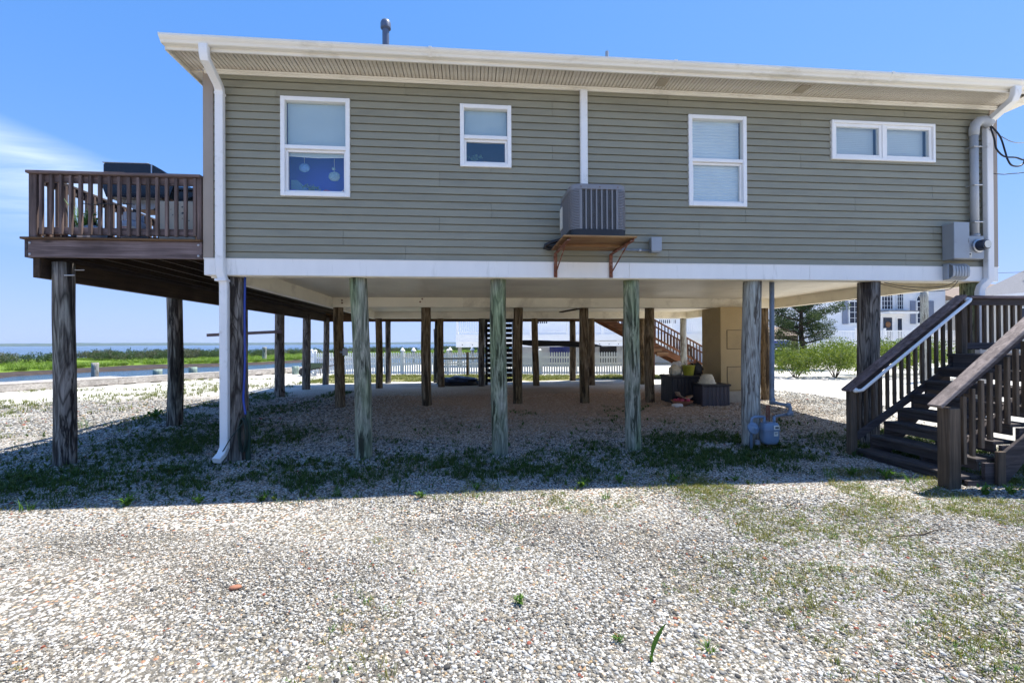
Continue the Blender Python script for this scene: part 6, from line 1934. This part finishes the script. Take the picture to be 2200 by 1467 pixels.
def scatter(name, pts, scl, protos, tilt, kind='stuff'):
    """one object: an instance of a small mesh on every point (geometry nodes)"""
    me = bpy.data.meshes.new(name)
    me.from_pydata([tuple(p) for p in np.asarray(pts).tolist()], [], [])
    at = me.attributes.new('size', 'FLOAT', 'POINT'); at.data.foreach_set('value', np.asarray(scl, dtype=np.float32))
    o = bpy.data.objects.new(name, me); COL.objects.link(o); ORG[o.name] = Vector((0, 0, 0))
    for p in protos:
        me.materials.append(p.data.materials[0]) if p.data.materials[0].name not in [m.name for m in me.materials] else None
    ng = bpy.data.node_groups.new(name + '_nodes', 'GeometryNodeTree')
    ng.interface.new_socket('Geometry', in_out='INPUT', socket_type='NodeSocketGeometry')
    ng.interface.new_socket('Geometry', in_out='OUTPUT', socket_type='NodeSocketGeometry')
    N = ng.nodes; L = ng.links
    gi = N.new('NodeGroupInput'); go = N.new('NodeGroupOutput')
    col = bpy.data.collections.new(name + '_shapes')
    for p in protos:
        col.objects.link(p)
    ci = N.new('GeometryNodeCollectionInfo'); ci.inputs['Collection'].default_value = col
    ci.inputs['Separate Children'].default_value = True; ci.inputs['Reset Children'].default_value = True
    ip = N.new('GeometryNodeInstanceOnPoints')
    ip.inputs['Pick Instance'].default_value = True
    rv = N.new('FunctionNodeRandomValue'); rv.data_type = 'FLOAT_VECTOR'
    rv.inputs[0].default_value = (-tilt, -tilt, 0); rv.inputs[1].default_value = (tilt, tilt, 6.283)
    ri = N.new('FunctionNodeRandomValue'); ri.data_type = 'INT'
    ri.inputs[4].default_value = 0; ri.inputs[5].default_value = len(protos) - 1
    na = N.new('GeometryNodeInputNamedAttribute'); na.data_type = 'FLOAT'; na.inputs['Name'].default_value = 'size'
    L.new(gi.outputs[0], ip.inputs['Points'])
    L.new(ci.outputs[0], ip.inputs['Instance'])
    L.new(ri.outputs[2], ip.inputs['Instance Index'])
    L.new(rv.outputs[0], ip.inputs['Rotation'])
    L.new(na.outputs[0], ip.inputs['Scale'])
    L.new(ip.outputs[0], go.inputs[0])
    md = o.modifiers.new('scatter', 'NODES'); md.node_group = ng
    o['kind'] = kind
    return o


def proto(name, mb, mat, smooth=True):
    me = bpy.data.meshes.new(name); me.from_pydata(mb.v, [], mb.f); me.materials.append(M[mat])
    if smooth:
        me.polygons.foreach_set('use_smooth', [True] * len(me.polygons))
    return bpy.data.objects.new(name, me)


def pebble_proto(seed, sx, sy, sz, mat='pebble'):
    bm = bmesh.new(); bmesh.ops.create_icosphere(bm, subdivisions=2 if mat == 'pebble' else 1, radius=1.0)
    rg = random.Random(seed); ph = [rg.uniform(0, 6.28) for _ in range(6)]
    for v in bm.verts:
        p = v.co; k = 1 + 0.14 * math.sin(2.3 * p.x + ph[0]) + 0.12 * math.sin(2.9 * p.y + ph[1]) + 0.10 * math.sin(3.1 * p.z + 2 * p.x + ph[2])
        v.co = Vector((p.x * sx * k, p.y * sy * k, p.z * sz * k))
    me = bpy.data.meshes.new('pebble_shape'); bm.to_mesh(me); bm.free(); me.materials.append(M[mat])
    me.polygons.foreach_set('use_smooth', [True] * len(me.polygons))
    return bpy.data.objects.new('pebble_shape', me)


PEB = [pebble_proto(1, 1.15, 0.85, 0.52), pebble_proto(2, 1.0, 0.95, 0.60), pebble_proto(3, 1.35, 0.80, 0.50), pebble_proto(4, 0.95, 0.80, 0.62)]


def jitter_grid(x0, x1, y0, y1, s):
    nx = int((x1 - x0) / s); ny = int((y1 - y0) / s)
    gx, gy = np.meshgrid(np.arange(nx), np.arange(ny))
    x = x0 + (gx.ravel() + RNG.random(nx * ny) * 1.1) * s; y = y0 + (gy.ravel() + RNG.random(nx * ny) * 1.1) * s
    return x, y


PX, PY, PS = [], [], []
for (x0, x1, y0, y1, s, r) in ((-2.2, 9.0, -4.8, -2.9, 0.0142, 0.0068), (-4.0, 11.0, -2.9, -0.6, 0.0168, 0.0078), (-6.0, 12.0, -0.6, 2.6, 0.0240, 0.0112), (-9.5, 13.0, 2.6, 7.0, 0.038, 0.0160)):
    x, y = jitter_grid(x0, x1, y0, y1, s)
    # only the part of the yard the photograph could see, with a margin
    dx, dy = x - CAM.x, y - CAM.y
    keep = (np.abs(dx * math.cos(yaw) - dy * math.sin(yaw)) < 1.25 * (dx * math.sin(yaw) + dy * math.cos(yaw)) + 0.8)
    t_in = (x - B0.x) * BN.x + (y - B0.y) * BN.y
    thin = 0.6 * fbm(x, y, 1.3, 40) + 0.4 * fbm(x, y, 3.1, 41)
    keep &= (t_in > 0.4) & (thin > 0.45 + 0.26 * (RNG.random(len(x)) - 0.5))
    x, y = x[keep], y[keep]
    coarse = fbm(x, y, 1.9, 44)
    PX.append(x); PY.append(y); PS.append(r * RNG.lognormal(-0.02, 0.28, len(x)) * (0.70 + 0.60 * coarse))
    # sand-fine grit between the stones close to the lens
PX = np.concatenate(PX); PY = np.concatenate(PY); PS = np.clip(np.concatenate(PS), 0.004, 0.045)
scatter('gravel', np.stack([PX, PY, gz_np(PX, PY) + PS * 0.18], 1), PS, PEB, 0.35)
gx_, gy_ = jitter_grid(-1.5, 8.4, -4.7, -2.2, 0.0135)
scatter('grit', np.stack([gx_, gy_, gz_np(gx_, gy_) + 0.001], 1), 0.0040 * RNG.lognormal(0, 0.40, len(gx_)), [pebble_proto(7, 1.1, 0.9, 0.6, 'grit')], 0.4)


def tuft_proto(name, mat, seed, n, h, spread, w, lean):
    mb = MB(); blades(mb, 0, 0, 0, n, h, spread, w, random.Random(seed), lean, 3)
    return proto(name, mb, mat, False)


def broad_proto(name, mat, seed, n, h, leaf):
    mb = MB(); rg = random.Random(seed)
    for k in range(n):
        a = rg.uniform(0, 6.28); z = h * rg.random()
        blades(mb, 0.01 * math.cos(a), 0.01 * math.sin(a), z * 0.6, 1, leaf * rg.uniform(0.8, 1.4), 0.01, leaf * 0.34, rg, 0.9, 4)
    return proto(name, mb, mat, False)


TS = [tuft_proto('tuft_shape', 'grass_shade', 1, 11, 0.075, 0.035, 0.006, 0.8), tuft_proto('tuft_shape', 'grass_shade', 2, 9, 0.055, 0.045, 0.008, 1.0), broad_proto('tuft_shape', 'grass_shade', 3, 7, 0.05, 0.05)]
TD = [tuft_proto('tuft_shape', 'grass_dry', 4, 9, 0.045, 0.035, 0.0035, 0.9), tuft_proto('tuft_shape', 'grass_dry', 5, 7, 0.032, 0.03, 0.004, 1.0), tuft_proto('tuft_shape', 'weed_green', 8, 6, 0.035, 0.025, 0.004, 1.0)]
TG = [tuft_proto('tuft_shape', 'grass_lawn', 6, 12, 0.14, 0.07, 0.010, 0.8), tuft_proto('tuft_shape', 'grass_lawn', 7, 10, 0.10, 0.08, 0.012, 0.9)]
# green growth in the drip shade of the house and along the deck edge
x = RNG.uniform(-5.0, 11.0, 60000); y = RNG.uniform(-1.6, 2.6, 60000)
band = np.exp(-((y + 0.45 + 0.05 * (4 - x)) / 0.55) ** 2) + 0.85 * np.exp(-((y - 0.55) / 0.5) ** 2) * (x > 5.0) + 0.9 * np.exp(-((x + 0.55) / 1.3) ** 2) * np.exp(-((y - 1.3) / 1.0) ** 2)
den = np.clip(fbm(x, y, 0.6, 60) - 0.36 + 0.14 * band, 0, 1) * 1.35 * np.clip(band * 1.4 + 0.07, 0, 1)
k = RNG.random(len(x)) < den
x, y = x[k], y[k]
x2 = RNG.uniform(-3.4, -0.2, 7000); y2 = RNG.uniform(1.5, 8.5, 7000)
k2 = RNG.random(7000) < np.clip(fbm(x2, y2, 1.1, 66) - 0.38, 0, 1) * 2.4
x3 = RNG.uniform(0.5, 9.5, 5000); y3 = RNG.uniform(0.8, 4.2, 5000)
k3 = RNG.random(5000) < np.clip(fbm(x3, y3, 0.8, 67) - 0.60, 0, 1) * 2.2
x = np.concatenate([x, x2[k2], x3[k3]]); y = np.concatenate([y, y2[k2], y3[k3]])
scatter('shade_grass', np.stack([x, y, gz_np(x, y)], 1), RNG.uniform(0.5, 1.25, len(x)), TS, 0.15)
# thin sunlit grass, thicker to the right
x = RNG.uniform(-1.5, 10.5, 120000); y = RNG.uniform(-4.8, -1.1, 120000)
right = np.clip((x - 4.2) / 3.6, 0, 1) * 0.9 + 0.30 * np.exp(-((y + 1.7) / 0.35) ** 2) + np.clip((x - 6.6) / 1.6, 0, 1) * 0.5
den = np.clip(fbm(x, y, 0.75, 70) - 0.56 + 0.17 * right, 0, 1) * 2.0 * np.clip(0.25 + right, 0, 1.2)
k = RNG.random(len(x)) < den
x, y = x[k], y[k]
scatter('sparse_grass', np.stack([x, y, gz_np(x, y)], 1), RNG.uniform(0.5, 1.25, len(x)), TD, 0.2)
# rear lawn, left verge beyond the deck
x = RNG.uniform(-3.2, 14.5, 16000); y = RNG.uniform(11.9, 17.2, 16000)
k = (RNG.random(len(x)) < np.clip(fbm(x, y, 1.4, 80) * 2.2 - 0.55, 0.03, 1)) & (y < 17.3 - 0.19 * (x + 4.4))
x, y = x[k], y[k]
xl = RNG.uniform(-11.5, -2.6, 9000); yl = RNG.uniform(0.5, 15, 9000)
k = (RNG.random(9000) < np.clip(fbm(xl, yl, 1.6, 84) - 0.44, 0, 1) * 1.6) & (((xl - B0.x) * BN.x + (yl - B0.y) * BN.y) > 0.3)
x = np.concatenate([x, xl[k]]); y = np.concatenate([y, yl[k]])
scatter('lawn_grass', np.stack([x, y, gz_np(x, y)], 1), RNG.uniform(0.5, 1.2, len(x)), TG, 0.15)
# marsh grass and the shrub line on the island
MG = [tuft_proto('tuft_shape', 'marsh_grass', 11, 22, 0.42, 0.28, 0.035, 0.6), tuft_proto('tuft_shape', 'marsh_grass', 12, 20, 0.34, 0.34, 0.04, 0.7)]
mx, my = [], []
for i, p in enumerate(bk_):
    t_ = (bk_[min(i + 1, len(bk_) - 1)] - bk_[max(i - 1, 0)]).normalized(); nn = Vector((-t_.y, t_.x))
    wide = 0.5 + 4.2 * math.exp(-((p.y - 40) / 4.0) ** 2) + 1.6 * math.exp(-((p.y - 27) / 3.0) ** 2)
    wob = 0.7 * math.sin(i * 0.8) + 0.5 * math.sin(i * 1.9 + 1)
    for _ in range(150):
        d = wide + wob + 0.8 + 30 * random.random() ** 1.5
        q = p + nn * d + t_ * random.uniform(-0.9, 0.9)
        mx.append(q.x); my.append(q.y)
mx = np.array(mx); my = np.array(my)
scatter('marsh_reeds', np.stack([mx, my, np.full(len(mx), -0.42)], 1), RNG.uniform(0.6, 1.3, len(mx)), MG, 0.1)


def shrub_shape(seed, mat, n=420):
    rg = np.random.default_rng(seed); mb = MB(); pr = random.Random(seed)
    for k in range(9):
        c = (pr.gauss(0, 0.5), pr.gauss(0, 0.5), 0.55 + pr.uniform(-0.2, 0.45))
        leaf_cloud(mb, clump_pts(c, (0.42, 0.42, 0.40), n // 9, rg, 0.3), 0.16, 1.8, rg, 0.3)
    for k in range(6):
        a = pr.uniform(0, 6.28); mb.tube([(0, 0, -0.1), (0.5 * math.cos(a), 0.5 * math.sin(a), 0.6)], 0.02, 4)
    return proto('shrub_shape', mb, mat, False)


SH = [shrub_shape(1, 'shrub_marsh'), shrub_shape(2, 'shrub_marsh'), shrub_shape(3, 'shrub_grey'), shrub_shape(4, 'shrub_marsh')]
hx, hy, hz = [], [], []
for i, p in enumerate(bk_):
    t_ = (bk_[min(i + 1, len(bk_) - 1)] - bk_[max(i - 1, 0)]).normalized(); nn = Vector((-t_.y, t_.x))
    gap = vnoise(np.array([i * 1.0]), np.array([0.0]), 5.0, 91)[0]
    for _ in range(int(9 * max(0.0, gap - 0.22) / 0.5) + 1):
        d = random.uniform(15, 34)
        q = p + nn * d + t_ * random.uniform(-1, 1)
        hx.append(q.x); hy.append(q.y); hz.append(random.uniform(0.7, 1.3) * (0.45 + 0.6 * gap))
scatter('marsh_shrubs', np.stack([hx, hy, np.full(len(hx), -0.34)], 1), np.array(hz), SH, 0.08)
# pale rocks edging the right planting bed
rk = MB(); pr = random.Random(12)
for k in range(150):
    u = pr.random(); x = 14.5 + 9.5 * u + pr.gauss(0, 0.12); y = 11.2 - 1.3 * u + pr.gauss(0, 0.28); r = pr.uniform(0.05, 0.14)
    rk.lathe((x, y, 0), [(r, -0.03), (r * 1.05, r * 0.3), (r * 0.8, r * 0.7), (r * 0.3, r * 0.9)], 6, (1, pr.uniform(-.4, .4), 0), (0, 1, pr.uniform(-.2, .2)))
struct(rk.build('rock_border', 'stone_pale', None, False), 'stuff')

# ------------------------------------------------------------------ single weeds one can point at
def corn_weed():
    t = thing('blade_weed', 'single tall broad leafed blade growing from the foreground gravel', 'weed', (4.26, -4.07, gz(4.26, -4.07)))
    mb = MB(); z = gz(4.26, -4.07)
    pts = [(4.255, -4.075, z), (4.260, -4.072, z + 0.03), (4.270, -4.068, z + 0.066), (4.290, -4.063, z + 0.105), (4.320, -4.055, z + 0.145), (4.347, -4.05, z + 0.168)]
    ws = [0.003, 0.005, 0.011, 0.012, 0.007, 0.001]
    vs = []
    for p, w in zip(pts, ws):
        vs += [(p[0] - w, p[1], p[2] + w * 0.35), (p[0], p[1] + w * 0.5, p[2]), (p[0] + w, p[1], p[2] - w * 0.3)]
    mb.add(vs, [(i * 3 + j, i * 3 + j + 1, i * 3 + j + 4, i * 3 + j + 3) for i in range(5) for j in range(2)])
    mb.build('leaf', 'weed_green', t, True, False)
    mb = MB(); blades(mb, 4.255, -4.075, z, 3, 0.075, 0.006, 0.010, random.Random(2), 0.5, 4)
    mb.build('side_leaf', 'weed_green', t, False, False)


corn_weed()
ORD = ['first', 'second', 'third', 'fourth', 'fifth', 'sixth', 'seventh', 'eighth', 'ninth', 'tenth', 'eleventh', 'twelfth']


def weed(label, x, y, seed, kind, h, group=None):
    t = thing('weed', label, 'weed', (x, y, gz(x, y)), group)
    mb = MB(); rg = random.Random(seed); z = gz(x, y)
    if kind == 'tuft':
        blades(mb, x, y, z, 26, h, h * 0.45, 0.006, rg, 0.9, 3)
    else:
        for s_ in range(4):
            a0 = s_ * 1.6 + rg.uniform(0, 0.6); sx_, sy_ = x + h * 0.22 * math.cos(a0), y + h * 0.22 * math.sin(a0)
            for k in range(9):
                q = rg.random(); bx, by = x + (sx_ - x) * q * 1.6, y + (sy_ - y) * q * 1.6
                blades(mb, bx, by, z + h * 0.45 * q, 1, h * rg.uniform(0.3, 0.6), 0.012, h * 0.16, rg, 1.6, 4)
        mb.tube([(x, y, z - 0.01), (x + 0.01, y, z + h * 0.8)], 0.004, 5)
    mb.build('leaves', 'weed_green', t, False, False)
    return t


weed('low spreading green weed clump at the centre of the sunlit gravel', 3.67, -3.53, 1, 'broad', 0.075)
weed('little bright grass tuft right of the tall blade weed', 4.57, -4.03, 2, 'tuft', 0.06)
weed('small green sprig left of the tall blade weed', 4.14, -3.92, 3, 'broad', 0.05)
weed('spiky rosette weed at the shadow edge behind the left deck pile', -3.6, 2.75, 4, 'tuft', 0.28)
weed('leafy weed on the sunlit gravel beyond the left deck pile', -2.95, 3.6, 5, 'broad', 0.30)
for k, (x, y, h) in enumerate(((7.45, -1.42, .14), (7.75, -1.35, .15), (8.05, -1.50, .16), (8.18, -1.66, .13), (8.5, -2.12, .16), (8.75, -2.15, .15), (8.9, -2.25, .13), (9.15, -2.08, .12))):
    weed('leafy weed at the foot of the front stairs, %s from the left' % ORD[k], x, y, 20 + k, 'broad' if k % 3 else 'tuft', h, 'weeds at the foot of the front stairs')
for k, (x, y, h) in enumerate(((-0.75, -1.55, .14), (0.1, -1.5, .15), (0.75, -1.5, .12), (1.35, -1.5, .13), (2.05, -1.45, .10), (2.9, -1.62, .10), (3.45, -1.45, .10), (4.55, -1.50, .13), (4.72, -1.85, .12), (5.0, -1.38, .14), (5.6, -1.4, .12), (6.3, -1.42, .10))):
    weed('small leafy weed at the edge of the roof shadow, %s from the left' % ORD[k], x, y, 40 + k, 'broad' if k % 4 else 'tuft', h, 'weeds along the roof shadow edge')
o = MB().lathe((1.92, -3.21, gz(1.92, -3.21) + 0.006), [(0.012, -0.006), (0.03, 0.0), (0.026, 0.012), (0.008, 0.018)], 9, (1.3, 0.2, 0), (-0.1, 0.8, 0)).build('red_stone', 'terracotta', None, True)
tag(o, 'lone flat red stone on the pale foreground gravel', 'stone')
o = MB().tube([(6.62, -2.95, 0.010), (6.78, -2.95, 0.014), (6.95, -2.93, 0.012), (7.12, -2.88, 0.018), (7.30, -2.86, 0.012)], [0.002, 0.004, 0.005, 0.004, 0.002], 6).build('fallen_twig', 'bark', None, True)
tag(o, 'thin dark twig lying on the gravel at the right', 'twig')

# ------------------------------------------------------------------ sea haze over the bay
hz_m = bpy.data.materials.new('haze')
hz_m.use_nodes = True
hn = hz_m.node_tree.nodes
hn.clear()
ho = hn.new('ShaderNodeOutputMaterial')
pv = hn.new('ShaderNodeVolumePrincipled')
pv.inputs['Color'].default_value = (0.62, 0.78, 1.0, 1)
pv.inputs['Density'].default_value = 1.2e-4
pv.inputs['Anisotropy'].default_value = 0.2
hz_m.node_tree.links.new(pv.outputs[0], ho.inputs['Volume'])
M['haze'] = hz_m
hb = MB().box(-9500, -700, -2.0, 9500, 9500, 19.0).build('haze', 'haze')
struct(hb, 'stuff')
